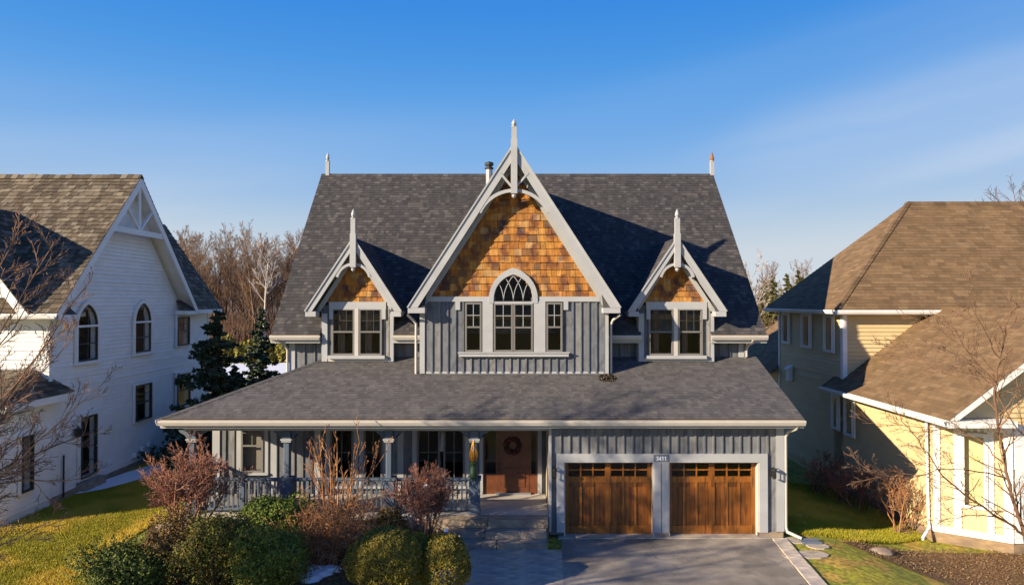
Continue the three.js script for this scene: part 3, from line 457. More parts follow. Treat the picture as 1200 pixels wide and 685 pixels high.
{ // garage front
  const g = sub('garage_wall', house), d = 18.8, yH0 = Y(540.5, d), yH1 = Y(530.5, d), L = X(652, d), Rr = X(898, d);
  boardRun(g, X(646, d), X(909, d), 0.14, 2.99, -0.02, 0.243, [[L, Rr, -1, yH1]], M.boards, 13);
  part('corner_board', new G().box(1.0, X(646, d), 0.16, 3.0, -0.2, 0.06), M.trim, g);
  part('corner_board', new G().box(X(908.5, d), xR + 0.01, 0.16, 3.0, -0.2, 0.05), M.trim, g);
  part('header_casing', new G().box(L, Rr, yH0, yH1, -0.02, 0.07), M.trim, g);
  for (const [a, b] of [[652, 660.5], [766, 773.6], [774.4, 782.5], [888.5, 898]]) part('jamb_casing', new G().box(X(a, d), X(b, d), 0.14, yH0, -0.02, 0.07), M.trim, g);
  for (const [a, b] of [[660.5, 662], [764.5, 766], [782.5, 784], [887, 888.5]]) part('jamb', new G().box(X(a, d), X(b, d), 0.03, yH0, -0.24, 0.05), M.trimWarm, g);
  part('plinth', new G().box(X(766, d), X(782.5, d), 0.03, 0.14, -0.02, 0.06).box(X(887, d), X(916, d), 0, 0.14, -0.02, 0.05), M.stone, g);
  for (const [a, b] of [[662, 764.5], [784, 887]]) {
    const dr = sub('garage_door', house), x0 = X(a, d), x1 = X(b, d), y0 = 0.035, y1 = yH0 + 0.02, z = -0.2, w = x1 - x0, xm = (x0 + x1) / 2, st = 0.11, mid = 0.16, yw0 = Y(557, 19), yw1 = Y(541.5, 19);
    part('slab', holed(new G(), x0, x1, y0, y1, z - 0.05, z, [[x0 + st, xm - mid / 2, yw0, yw1], [xm + mid / 2, x1 - st, yw0, yw1]]), M.doorWood[3], dr);
    for (const [p, q] of [[x0, x0 + st], [xm - mid / 2, xm + mid / 2], [x1 - st, x1]]) part('stile', new G().box(p, q, y0, y1, z, z + 0.035), M.doorWood[0], dr);
    for (const [p, q] of [[y0, y0 + 0.22], [yw0 - 0.16, yw0], [yw1, y1]]) for (const [s, t] of [[x0 + st, xm - mid / 2], [xm + mid / 2, x1 - st]]) part('rail', new G().box(s, t, p, q, z, z + 0.033), M.doorWood[2], dr);
    let R = rng(a | 0);
    for (const [s, t] of [[x0 + st, xm - mid / 2], [xm + mid / 2, x1 - st]]) {
      const pw = (t - s) / 3;
      for (let i = 0; i < 3; i++) { part('plank', new G().box(s + i * pw + 0.003, s + i * pw + pw / 2 - 0.002, y0 + 0.22, yw0 - 0.16, z, z + 0.008 + R() * 0.003), M.doorWood[R() < 0.5 ? 1 : 3], dr); part('plank', new G().box(s + i * pw + pw / 2 + 0.002, s + (i + 1) * pw - 0.003, y0 + 0.22, yw0 - 0.16, z, z + 0.008 + R() * 0.003), M.doorWood[R() < 0.5 ? 1 : 3], dr); if (i) part('muntin_stile', new G().box(s + i * pw - 0.03, s + i * pw + 0.03, y0 + 0.22, yw0 - 0.16, z, z + 0.03), M.doorWood[2], dr); }
      glassUnit(dr, s, t, yw0, yw1, z + 0.02, 3, 2, M.doorWood[2], M.glass);
      for (let i = 1; i < 3; i++) part('glazing_bar', new G().box(s + i * pw - 0.018, s + i * pw + 0.018, yw0, yw1, z, z + 0.036), M.doorWood[2], dr);
      part('glazing_bar', new G().box(s, t, (yw0 + yw1) / 2 - 0.017, (yw0 + yw1) / 2 + 0.017, z, z + 0.034), M.doorWood[2], dr);
    }
  }
  // house number on the header between the doors
  const cv = document.createElement('canvas'); cv.width = 256; cv.height = 96; const cx = cv.getContext('2d'); cx.fillStyle = '#6d7482'; cx.fillRect(0, 0, 256, 96); cx.fillStyle = '#f2f2f4'; cx.font = 'bold 84px sans-serif'; cx.textAlign = 'center'; cx.textBaseline = 'middle'; cx.fillText('3411', 128, 50);
  const ct = new THREE.CanvasTexture(cv); ct.colorSpace = THREE.SRGBColorSpace;
  const np = part('house_number', new THREE.PlaneGeometry(0.4, 0.17), new THREE.MeshStandardMaterial({ map: ct, roughness: 0.6 }), house); np.position.set(X(774, d), (yH0 + yH1) / 2, 0.085);
  part('number_plate', new G().box(X(774, d) - 0.205, X(774, d) + 0.205, (yH0 + yH1) / 2 - 0.09, (yH0 + yH1) / 2 + 0.09, 0.07, 0.082), M.black, house);
  for (const u of [649, 903.5]) { const l = sub('wall_lantern', house, X(u, d), Y(551, d), 0.05); part('bracket', new G().box(-0.05, 0.05, -0.14, 0.1, 0, 0.03).tube([V(0, 0.06, 0.03), V(0, 0.14, 0.08), V(0, 0.12, 0.15)], 0.012, 6), M.black, l); part('cap', new G().lathe([[0.085, 0.06], [0.05, 0.1], [0.012, 0.13]], V(0, 0, 0.15), 8), M.black, l); part('cage', new G().lathe([[0.02, -0.17], [0.055, -0.15], [0.055, -0.135]], V(0, 0, 0.15), 8).box(-0.055, -0.043, -0.14, 0.06, 0.143, 0.157).box(0.043, 0.055, -0.14, 0.06, 0.143, 0.157).box(-0.006, 0.006, -0.14, 0.06, 0.194, 0.206), M.black, l); part('lamp_glass', new G().lathe([[0.045, -0.135], [0.06, 0.06]], V(0, 0, 0.15), 10), M.glass, l); }
  // downspout at the right corner and its splash elbow
  part('downspout', new G().tube([V(7.6, 3.1, 0.42), V(7.58, 2.98, 0.34), V(7.46, 2.86, 0.1), V(7.42, 2.72, 0.02), V(7.42, 0.3, 0.02), V(7.44, 0.16, 0.06), V(7.72, 0.07, 0.34)], 0.045, 8), M.trimWarm, house);
  part('downspout', new G().tube([V(2.95 + 0.27, 5.98, -1.7), V(3.02 + 0.02, 5.82, -1.95), V(2.99, 5.66, -2.1), V(2.99, 4.15, -2.1)], 0.04, 8), M.trimWarm, house);
  part('downspout', new G().tube([V(-3.1, 5.98, -1.75), V(-2.98, 5.83, -1.95), V(-2.9, 5.7, -2.1), V(-2.9, 4.15, -2.1)], 0.04, 8), M.trimWarm, house);
  part('downspout', new G().tube([V(-7.3, 5.2, -2.62), V(-7.16, 5.0, -2.95), V(-7.12, 4.85, -3.12), V(-7.12, 4.1, -3.12)], 0.04, 8), M.trimWarm, house);
  part('downspout', new G().tube([V(7.5, 5.2, -2.62), V(7.44, 5.0, -2.95), V(7.43, 4.9, -3.1), V(7.43, 4.62, -3.1)], 0.045, 8), M.trimWarm, house);
  // flue behind the big gable
  const fl = sub('flue', house, X(573, 26.6), yR - 0.5, roofAt(yR - 0.5)); part('pipe', new G().lathe([[0.13, -0.3], [0.13, 0.6]], V(0, 0, 0), 12), M.metal, fl); part('cowl', new G().lathe([[0.15, 0.6], [0.17, 0.62], [0.17, 0.67], [0.11, 0.68], [0.11, 0.74], [0.17, 0.75], [0.17, 0.86], [0.02, 0.91]], V(0, 0, 0), 12), M.black, fl);
}
{ // porch: floor, base, front wall with windows, entry, posts and railing
  const fy = 0.6, dW = 20.85, pf = sub('porch_floor', house); let R = rng(17);
  part('base', new G().box(-8.95, 1.0, -0.1, fy - 0.14, zB, -0.02), M.stone, pf);
  for (let i = 0; i < 14; i++) { const z0 = zB + i * 0.146, z1 = z0 + 0.14; part('floor_board', new G().box(-9, 1.0, fy - 0.14, fy - R() * 0.003, z0, z1), M.trimWarm, pf); }
  const pw = sub('porch_wall', house), wins = porchWins;
  boardRun(pw, -8.88, X(566, dW), fy, 2.98, zB, 0.26, wins.map(([a, b]) => [X(a, dW) - 0.1, X(b, dW) + 0.1, 0.95, 2.9]), M.boards, 44);
  part('corner_board', new G().box(-9.0, -8.78, fy - 0.1, 2.9, zB - 0.1, zB + 0.06), M.trim, pw);
  wins.forEach(([a, b], i) => windowUnit(pw, (X(a, dW) + X(b, dW)) / 2, i ? 0.85 : 1.25, zB + 0.004, 0, X(b, dW) - X(a, dW), i ? 2.0 : 1.6, { casing: 0.14, sill: 0.16, cols: 2, rows: 2, split: i ? 0 : 0.5, casingMat: M.trim }));
  part('blind', new G().box(X(285, dW), X(309, dW), 1.3, 2.8, zB - 0.12, zB - 0.1), M.blind, pw);
  for (const u of [322, 373, 470]) part('pilaster', new G().box(X(u, dW) - 0.09, X(u, dW) + 0.09, fy, 2.9, zB, zB + 0.065), M.trim, pw);
  const en = sub('entry_door', house), x0 = X(583, dW), x1 = X(620, dW), yt = 2.75;
  part('leaf', new G().box(x0, x1, fy + 0.05, yt, zB - 0.02, zB + 0.03), M.entry, en);
  for (const [a, b, c, e] of [[0.14, 0.86, 0.1, 0.36], [0.14, 0.86, 0.44, 0.92]]) part('panel', new G().box(x0 + a * (x1 - x0), x0 + b * (x1 - x0), fy + c * 2.1, fy + e * 2.1, zB + 0.03, zB + 0.05), M.entry, en);
  part('threshold', new G().box(x0 - 0.05, x1 + 0.05, fy, fy + 0.05, zB - 0.02, zB + 0.14), M.metal, en);
  part('handle', new G().tube([V(x0 + 0.07, 1.55, zB + 0.03), V(x0 + 0.07, 1.53, zB + 0.09), V(x0 + 0.07, 1.28, zB + 0.09), V(x0 + 0.07, 1.26, zB + 0.03)], 0.014, 6), M.black, en);
  for (const [a, b] of [[566, 583], [620, 630]]) { part('side_panel', holed(new G(), X(a, dW), X(b, dW), fy, yt, zB, zB + 0.02, [[X(a, dW) + 0.06, X(b, dW) - 0.05, 1.2, 2.65]]), M.entry, en); part('sidelight', new G().box(X(a, dW) + 0.06, X(b, dW) - 0.05, 1.2, 2.65, zB + 0.021, zB + 0.036), M.glass, en); }
  part('door_casing', new G().box(X(566, dW) - 0.1, X(566, dW), fy, 2.85, zB, zB + 0.08).box(X(630, dW), X(630, dW) + 0.12, fy, 2.85, zB, zB + 0.08).box(X(566, dW), X(630, dW), yt, 2.85, zB, zB + 0.08), M.trim, en);
  const us = [226, 336.5, 456, 556];
  const dP = 18.9;
  for (const u of us) {
    const x = X(u, dP), ps = sub('porch_post', house, x, fy, -0.16), s = 0.085;
    part('shaft', new G().prismY([[-s, -s * 0.7], [-s * 0.7, -s], [s * 0.7, -s], [s, -s * 0.7], [s, s * 0.7], [s * 0.7, s], [-s * 0.7, s], [-s, s * 0.7]], 0.95, 1.95), M.bluePost, ps);
    part('base', new G().box(-0.15, 0.15, 0, 0.92, -0.15, 0.15).box(-0.18, 0.18, 0.92, 0.98, -0.18, 0.18).box(-0.17, 0.17, 0, 0.1, -0.17, 0.17), M.bluePost, ps);
    part('capital', new G().box(-0.13, 0.13, 1.95, 2.0, -0.13, 0.13).box(-0.15, 0.15, 2.0, 2.04, -0.15, 0.15), M.trim, ps);
    part('block', new G().box(-0.11, 0.11, 2.04, 2.27, -0.11, 0.11), M.bluePost, ps);
    for (const q of [-1, 1]) part('bracket', new G().prism([[q * 0.13, 2.26], [q * 0.4, 2.26], [q * 0.36, 2.2], [q * 0.22, 2.12], [q * 0.13, 1.98]], -0.03, 0.03), M.bluePost, ps);
  }
  const rail = (p, q, n, name = 'porch_railing') => {
    const r = sub(name, house), d = V().subVectors(q, p);
    part('top_rail', new G().beam(p.clone().setY(fy + 0.93), q.clone().setY(fy + 0.93), 0.11, 0.05).beam(p.clone().setY(fy + 0.885), q.clone().setY(fy + 0.885), 0.05, 0.04), M.bluePost, r);
    part('bottom_rail', new G().beam(p.clone().setY(fy + 0.12), q.clone().setY(fy + 0.12), 0.06, 0.07), M.bluePost, r);
    const gb = new G().box(-0.021, 0.021, fy + 0.155, fy + 0.865, -0.021, 0.021).geo();
    for (let i = 0; i < n; i++) { const m = part('baluster', gb, M.bluePost, r); const c = p.clone().addScaledVector(d, (i + 0.5) / n); m.position.set(c.x, 0, c.z); }
  };
  for (let i = 0; i < 3; i++) { const a = X(us[i], dP) + 0.15, b = X(us[i + 1], dP) - 0.15; rail(V(a, 0, -0.16), V(b, 0, -0.16), Math.round((b - a) / 0.128)); }
  rail(V(-8.8, 0, -0.3), V(-8.84, 0, zB + 0.1), 12);
  part('mid_newel', new G().box(X(284, dP) - 0.06, X(284, dP) + 0.06, fy, fy + 0.99, -0.22, -0.1), M.bluePost, house);
}
{ // rough stone steps
  const st = thing('stone_steps', 'rough sandstone slab steps up to the front porch', 'steps', V(-0.3, 0, 0.5)); let R = rng(61);
  const slab = (x0, x1, y0, y1, z0, z1, m) => { const n = 9, f = [], b = []; for (let i = 0; i <= n; i++) f.push([x0 + (x1 - x0) * i / n, z1 + (R() - 0.5) * 0.05]); const g = new G(); for (let i = 0; i < n; i++) g.prismY([[f[i][0], z0], [f[i + 1][0], z0], [f[i + 1][0], f[i + 1][1]], [f[i][0], f[i][1]]], y0, y1 - 0.004 * (i % 2)); part('step_stone', g, m, st); };
  slab(-1.7, -0.35, 0.36, 0.595, -0.5, -0.12, M.stone); slab(-0.33, 1.25, 0.38, 0.597, -0.5, -0.08, M.stone);
  slab(-0.4, 1.2, 0.19, 0.375, -0.5, 0.22, M.greyStone); slab(-1.5, -0.42, 0.19, 0.35, -0.5, 0.16, M.greyStone);
  slab(-1.7, -0.1, -0.05, 0.185, -0.5, 0.5, M.greyStone); slab(-0.08, 1.22, -0.05, 0.183, -0.5, 0.52, M.greyStone);
}

// ---------------------------------------------------------------- white house on the left
function archedWindow(parent, x, y, z, turn, w, hs, ht, cm) {
  const s = sub('arched_window', parent, x, y, z); s.rotation.y = turn;
  const inn = gothic(w, hs, ht), ow = w + 0.22, out = gothic(ow, hs, ht + 0.15), fi = gothic(w - 0.1, hs, ht - 0.07), close = (l) => l.slice(1).concat([l[0]]), gl = new G();
  part('casing', ringStrip(new G(), close(out), close(inn), 0, 0.07).box(-ow / 2 - 0.03, ow / 2 + 0.03, -0.1, 0, 0, 0.1), cm, s);
  part('frame', ringStrip(new G(), close(inn), close(fi), 0, 0.05).box(-w / 2, w / 2, 0, 0.06, 0, 0.049), M.sashDark, s);
  for (let i = 1; i < inn.length; i++) { const k = (i + 1) % inn.length, f = (zz) => [V(0, 0.02, zz), V(inn[i][0], inn[i][1], zz), V(inn[k][0], inn[k][1], zz)]; gl.poly(f(0.03), V(0, 0, 1)); }
  part('pane', gl, M.glass, s);
  part('transom', new G().box(-w / 2, w / 2, hs - 0.03, hs + 0.04, 0.01, 0.06), cm, s);
  part('glazing_bar', new G().box(-0.02, 0.02, 0.05, hs - 0.03, 0.02, 0.05).box(-0.015, 0.015, hs + 0.04, ht - 0.15, 0.02, 0.05).box(-w / 2, w / 2, hs * 0.5 - 0.02, hs * 0.5 + 0.02, 0.02, 0.052), M.sashDark, s);
  return s;
}
const nb = thing('white_house', 'white clapboard house with brown shake roof and pointed arched windows', 'house', V(0, 0, 0));
{
  const xw = -14, zf = Z(20.9), zb = Z(29.3), zm = (zf + zb) / 2, ye = 6.02, yr = 10.92, ov = 0.42, m = (yr - ye) / ((zf - zb) / 2 + ov), xr = -13.5;
  const Zx = (u) => CAM_Z - 14 * FOC / (600 - u), a = (z) => -z;
  const rects = [[206, 220, 4.5, 5.72], [157, 176, 1.9, 3.25], [206, 221, 1.95, 3.3]], arches = [[89, 112.5, 4.42], [156.5, 175, 4.45]], dz = (Zx(95) + Zx(110)) / 2;
  const holes = (k) => [...rects.map(([p, q, b0, b1]) => rectHole(a(Zx(p)) - k, a(Zx(q)) + k, b0 - k, b1 + k)), rectHole(a(dz) - 0.43 - k, a(dz) + 0.43 + k, 0.62 - k, 2.62 + k), ...arches.map(([p, q, b]) => archHole(a((Zx(p) + Zx(q)) / 2), b, Zx(p) - Zx(q), 1.14, 1.86, k))];
  const side = (al, up) => V(xw - 0.03, up, -al), inn = V(-0.15, 0, 0);
  part('wall', stripWall(stripWall(new G(), [[a(zf), 0], [a(zb), 0], [a(zb), ye], [a(zm), yr - 0.45], [a(zf), ye]], holes(-0.01), side, inn), [[a(zb), 0], [a(Z(31.9)), 0], [a(Z(31.9)), ye + 0.1], [a(zb), ye + 0.1]], holes(-0.01), side, inn), M.white, nb);
  part('wall', new G().box(-27, xw - 0.18, 0, ye + 0.1, zf - 0.15, zf).box(-27, -18.5, 0, ye + 0.1, zb, zb + 0.15).box(-18.5, -18.35, 0, ye + 0.1, Z(31.9), zb).box(-18.35, xw - 0.18, 0, ye + 0.1, Z(31.9), Z(31.9) + 0.15).box(-27, -26.85, 0, ye, zb + 0.15, zf - 0.15), M.white, nb);
  part('room_wall', new G().box(-18.3, -18.2, 0.5, ye, zb + 0.15, zf - 0.15).box(-18.2, xw - 0.18, 0.5, ye, Z(24.4) - 0.1, Z(24.4)).box(-18.2, xw - 0.18, 0.5, ye, Z(28) - 0.1, Z(28)), M.room, nb);
  part('room_floor', new G().box(-18.3, xw - 0.18, 0.42, 0.5, Z(31.8), zf - 0.15).box(-18.3, xw - 0.18, 3.5, 3.7, Z(31.8), zf - 0.15).box(-18.3, xw - 0.18, ye + 0.3, ye + 0.4, Z(31.8), zf - 0.15), M.floorWood, nb);
  part('foundation', new G().box(-27, xw + 0.02, -0.2, 0.42, Z(31.9), Z(18.75)), M.greyStone, nb);
  const nx = { ax: V(0, 0, -1), up: V(0, 1, 0), n: V(1, 0, 0), e: 0.135, w: [40, 40], t: 0.032, holes: holes(0.04) };
  bulk('siding', courses({ g: new G(), o: V(xw - 0.03, 0, 0), ...nx, poly: [[a(zf), 0.42], [a(zb), 0.42], [a(zb), ye], [a(zm), yr - 0.4], [a(zf), ye]] }), M.white, nb);
  bulk('siding', courses({ g: new G(), o: V(xw - 0.03, 0, 0), ...nx, poly: [[a(zb), 0.42], [a(Z(31.9)), 0.42], [a(Z(31.9)), ye], [a(zb), ye]] }), M.white, nb);
  bulk('siding', courses({ g: new G(), o: V(0, 0, zf), ax: V(1, 0, 0), up: V(0, 1, 0), n: V(0, 0, 1), e: 0.135, w: [40, 40], t: 0.032, poly: [[-22, 3], [xw, 3], [xw, ye], [-14.6, ye], [-17, 9.0], [-19.6, ye], [-22, ye]].slice(0, 3).concat([[-17, 9.1], [-19.6, ye], [-22, ye]]) }), M.white, nb);
  part('corner_board', new G().box(xw - 0.12, xw + 0.03, 0.42, ye, zf - 0.12, zf + 0.03), M.white, nb); part('corner_board', new G().box(xw - 0.1, xw + 0.03, 0.42, ye, Z(31.9) - 0.02, Z(31.9) + 0.12), M.white, nb);
  // main roof, ridge along x
  const rf = sub('roof', nb), zfe = zf + ov, zbe = zb - ov;
  part('soffit', new G().prismX([[zfe, ye - 0.03], [zm, yr - 0.03], [zm, yr - 0.2], [zfe, ye - 0.18]], -27, xr).prismX([[zm, yr - 0.03], [zbe, ye - 0.03], [zbe, ye - 0.18], [zm, yr - 0.2]], -27, xr), M.white, rf);
  const sh = { e: 0.2, w: [0.1, 0.26], t: 0.032, gap: 0.008, ragged: 0.035, tone: shake };
  roofPlane(rf, V(-23, ye, zfe), V(1, 0, 0), V(0, 0, -1), m, [[0, 0], [xr + 23.02, 0], [xr + 23.02, zfe - zm], [0, zfe - zm]], { ...sh, seed: 5 });
  roofPlane(rf, V(xr + 0.02, ye, zbe), V(-1, 0, 0), V(0, 0, 1), m, [[0, 0], [4, 0], [4, zfe - zm], [0, zfe - zm]], { ...sh, seed: 6 });
  const R = rng(33), rc = new G(); for (let x = -23; x < xr; x += 0.22) { rc.col = shake(R); rc.prismX([[zm + 0.16, yr - 0.1], [zm, yr + 0.06 + R() * 0.03], [zm - 0.16, yr - 0.1]], x, Math.min(x + 0.21, xr + 0.03)); } bulk('ridge_cap', rc, M.roofMain, rf);
  for (const s of [-1, 1]) {
    const z0 = s > 0 ? zfe : zbe;
    part('rake_board', new G().prismX([[z0, ye - 0.02], [zm, yr - 0.02], [zm, yr - 0.4], [z0 - s * 0.14, ye - 0.16], [z0, ye - 0.16]].slice(0, 4), xr - 0.05, xr + 0.012), M.white, rf);
    part('eave_return', new G().box(xw, xr, ye - 0.2, ye - 0.04, Math.min(z0, z0 - s * 0.95), Math.max(z0, z0 - s * 0.95)), M.white, rf);
    part('return_roof', tinted([0.1, 0.095, 0.098]).extrude([V(xr, ye - 0.03, z0 - s * 0.12), V(xr, ye - 0.03, z0 - s * 0.95), V(xw, ye + 0.4, z0 - s * 0.95), V(xw, ye + 0.4, z0 - s * 0.5)], V(0, -0.02, 0)), M.roofMain, rf);
  }
  // truss in the peak of the side gable
  const tr = sub('gable_truss', nb), yt = yr - 2.15, hz = (yr - yt) / m - 0.25;
  part('tie_beam', new G().box(xr - 0.13, xr - 0.02, yt, yt + 0.2, zm - hz, zm + hz), M.white, tr); part('king_post', new G().box(xr - 0.1, xr - 0.03, yt + 0.2, yr - 0.35, zm - 0.06, zm + 0.06), M.white, tr);
  for (const s of [-1, 1]) part('strut', new G().beam(V(xr - 0.065, yt + 0.2, zm + s * 0.05), V(xr - 0.065, yt + 1.0, zm + s * hz * 0.52), 0.06, 0.1, V(1, 0, 0)), M.white, tr);
  part('truss_back', new G().prismX([[zm - hz, yt + 0.1], [zm + hz, yt + 0.1], [zm, yr - 0.3]], xw + 0.02, xw + 0.05), M.white, tr);
  // rear wing, ridge along z
  const rw = sub('rear_roof', nb), xe = -13.55, xc = -16.25, yr2 = 9.95, m2 = (yr2 - ye) / (xe - xc), z1 = Z(32.25), zs = zbe + 0.2;
  part('soffit', new G().prism([[xe, ye - 0.03], [xc, yr2 - 0.03], [xc, yr2 - 0.2], [xe, ye - 0.15]], zs, z1).prism([[2 * xc - xe, ye - 0.03], [xc, yr2 - 0.03], [xc, yr2 - 0.2], [2 * xc - xe, ye - 0.15]], zs, z1), M.white, rw);
  roofPlane(rw, V(xe, ye, zs), V(0, 0, -1), V(-1, 0, 0), m2, [[0, 0], [zs - z1 + 0.02, 0], [zs - z1 + 0.02, xe - xc], [-2.5, xe - xc], [-0.2, 0.2]].slice(0, 4), { ...sh, seed: 7 });
  part('eave_board', new G().box(xe - 0.02, xe + 0.02, ye - 0.18, ye - 0.02, z1, zbe), M.white, rw);
  // front cross gable
  const cg = sub('front_gable', nb), gx = -17, gh = 2.7, gy = 9.42, gm = (gy - ye) / gh, zg = zf + 0.5, zv = zfe - (gy - ye) / m;
  part('wall', new G().prism([[gx - gh + 0.3, ye - 0.1], [gx + gh - 0.3, ye - 0.1], [gx, gy - 0.45]], zf - 1, zf + 0.02), M.white, cg);
  for (const s of [-1, 1]) {
    part('soffit', new G().prism([[gx, gy - 0.03], [gx + s * gh, ye - 0.03], [gx + s * gh, ye - 0.15], [gx, gy - 0.25]], zg - 0.04, zv + 0.5), M.white, cg);
    part('bargeboard', new G().prism([[gx, gy], [gx + s * gh, ye - 0.01], [gx + s * (gh - 0.3), ye - 0.01], [gx, gy - 0.38]], zg - 0.04, zg + 0.02), M.white, cg);
    bulk('shingles', courses({ g: new G(), o: V(gx + s * gh, ye, zg + 0.02), ax: V(0, 0, -1), up: V(-s, gm, 0).normalize(), n: V(s * gm, 1, 0).normalize(), poly: [[0, 0], [zg - zfe + 0.6, 0], [zg - zv + 0.2, gh * Math.hypot(1, gm)], [0, gh * Math.hypot(1, gm)]], ...sh, seed: 8 + s }), M.roofMain, cg);
  }
  gutter(rf, V(xr, ye - 0.03, zfe), V(-23, ye - 0.03, zfe), M.white, 0.13);
  // one-storey bay in front
  const pr = sub('front_wing', nb), xq = -13.55, zq = Z(18.5), y0 = 3.6, y1 = 4.3, xt = -14.42;
  const h2 = (k) => [rectHole(a(Zx(20)) - k, a(Zx(34)) + k, 0.95 - k, 2.55 + k)];
  part('wall', stripWall(new G(), [[a(Z(18.78)), 0], [a(zf), 0], [a(zf), y0 - 0.05], [a(Z(18.78)), y0 - 0.05]], h2(-0.01), (al, up) => V(-13.95, up, -al), inn).box(-24, -14.1, 0, y0 - 0.05, Z(18.78) - 0.15, Z(18.78)).box(-24, -23.85, 0, y0 - 0.05, zf, Z(18.78) - 0.15), M.white, pr); part('room_floor', new G().box(-23.85, -14.1, 0.42, 0.5, zf, Z(18.78) - 0.15), M.floorWood, pr);
  bulk('siding', courses({ g: new G(), o: V(-13.95, 0, 0), ...nx, holes: h2(0.03), poly: [[a(Z(18.78)), 0.42], [a(zf), 0.42], [a(zf), y0 - 0.1], [a(Z(18.78)), y0 - 0.1]] }), M.white, pr);
  part('sheathing', new G().extrude([V(xq, y0 - 0.02, zq), V(xq, y0 - 0.02, Z(21.4)), V(xt, y1 - 0.02, zf), V(xt, y1 - 0.02, zf + 0.05)], V(0, -0.1, 0)).extrude([V(xq, y0 - 0.02, zq), V(xt, y1 - 0.02, zf + 0.03), V(-24, y1 - 0.02, zf + 0.03), V(-24, y0 - 0.02, zq)], V(0, -0.1, 0)), M.sheathing, pr);
  { const k = y1 - y0, r = zq - zf; roofPlane(pr, V(0, y0, zq), V(1, 0, 0), V(0, 0, -1), k / r, [[-20, 0], [xq, 0], [xt, r], [-20, r]], { ...sh, seed: 10 }); const rx = xq - xt; roofPlane(pr, V(xq, y0, 0), V(0, 0, -1), V(-1, 0, 0), k / rx, [[a(zq), 0], [a(Z(21.4)), 0], [a(zf) + 0.05, rx], [a(zf) - 0.05, rx]], { ...sh, seed: 11 }); }
  part('fascia', new G().box(-13.9, xq + 0.03, y0 - 0.22, y0 - 0.02, Z(21.4), zq), M.white, pr);
  // openings
  const wx = (ua, ub, y0_, y1_, o) => windowUnit(nb, xw + 0.014, y0_, (Zx(ua) + Zx(ub)) / 2, Math.PI / 2, Zx(ua) - Zx(ub), y1_ - y0_, o);
  const dk = { frame: M.sashDark, bar: M.sashDark, casing: 0.09, casingMat: M.white, cols: 2, rows: 2 };
  for (const [ua, ub, vb] of arches) archedWindow(nb, xw + 0.014, vb, (Zx(ua) + Zx(ub)) / 2, Math.PI / 2, Zx(ua) - Zx(ub), 1.14, 1.86, M.white);
  for (const q of rects) wx(...q, dk); wx(20, 34, 0.95, 2.55, { ...dk, casing: 0.07 }).position.x = -13.9;
  { const dr = windowUnit(nb, xw + 0.014, 0.62, (Zx(95) + Zx(110)) / 2, Math.PI / 2, 0.86, 2.0, { name: 'side_door', frame: M.sashDark, split: 0, cols: 2, rows: 4, casing: 0.1, casingMat: M.white }); part('door_step', new G().box(-0.55, 0.55, -0.62, -0.08, 0, 0.3), M.greyStone, dr); part('door_handle', new G().tube([V(0.34, 0.95, 0.08), V(0.34, 0.95, 0.13), V(0.26, 0.95, 0.13)], 0.012, 6), M.metal, dr); }
  const ln = sub('wall_lantern', nb, xw, 2.2, Zx(87)); part('body', new G().lathe([[0.02, -0.18], [0.09, -0.12], [0.11, 0.08], [0.03, 0.17], [0.01, 0.2]], V(0.14, 0, 0), 8).box(0, 0.14, 0.06, 0.1, -0.02, 0.02), M.black, ln);
  part('downspout', new G().tube([V(xw + 0.07, 1.6, Zx(73)), V(xw + 0.07, 0.3, Zx(73))], 0.03, 6), M.black, nb);
  for (const u of [158, 166, 174]) part('vent_hood', new G().box(xw, xw + 0.12, 0.62 + (u - 158) * 0.012, 0.78 + (u - 158) * 0.012, Zx(u) - 0.09, Zx(u) + 0.09), M.white, nb);
}

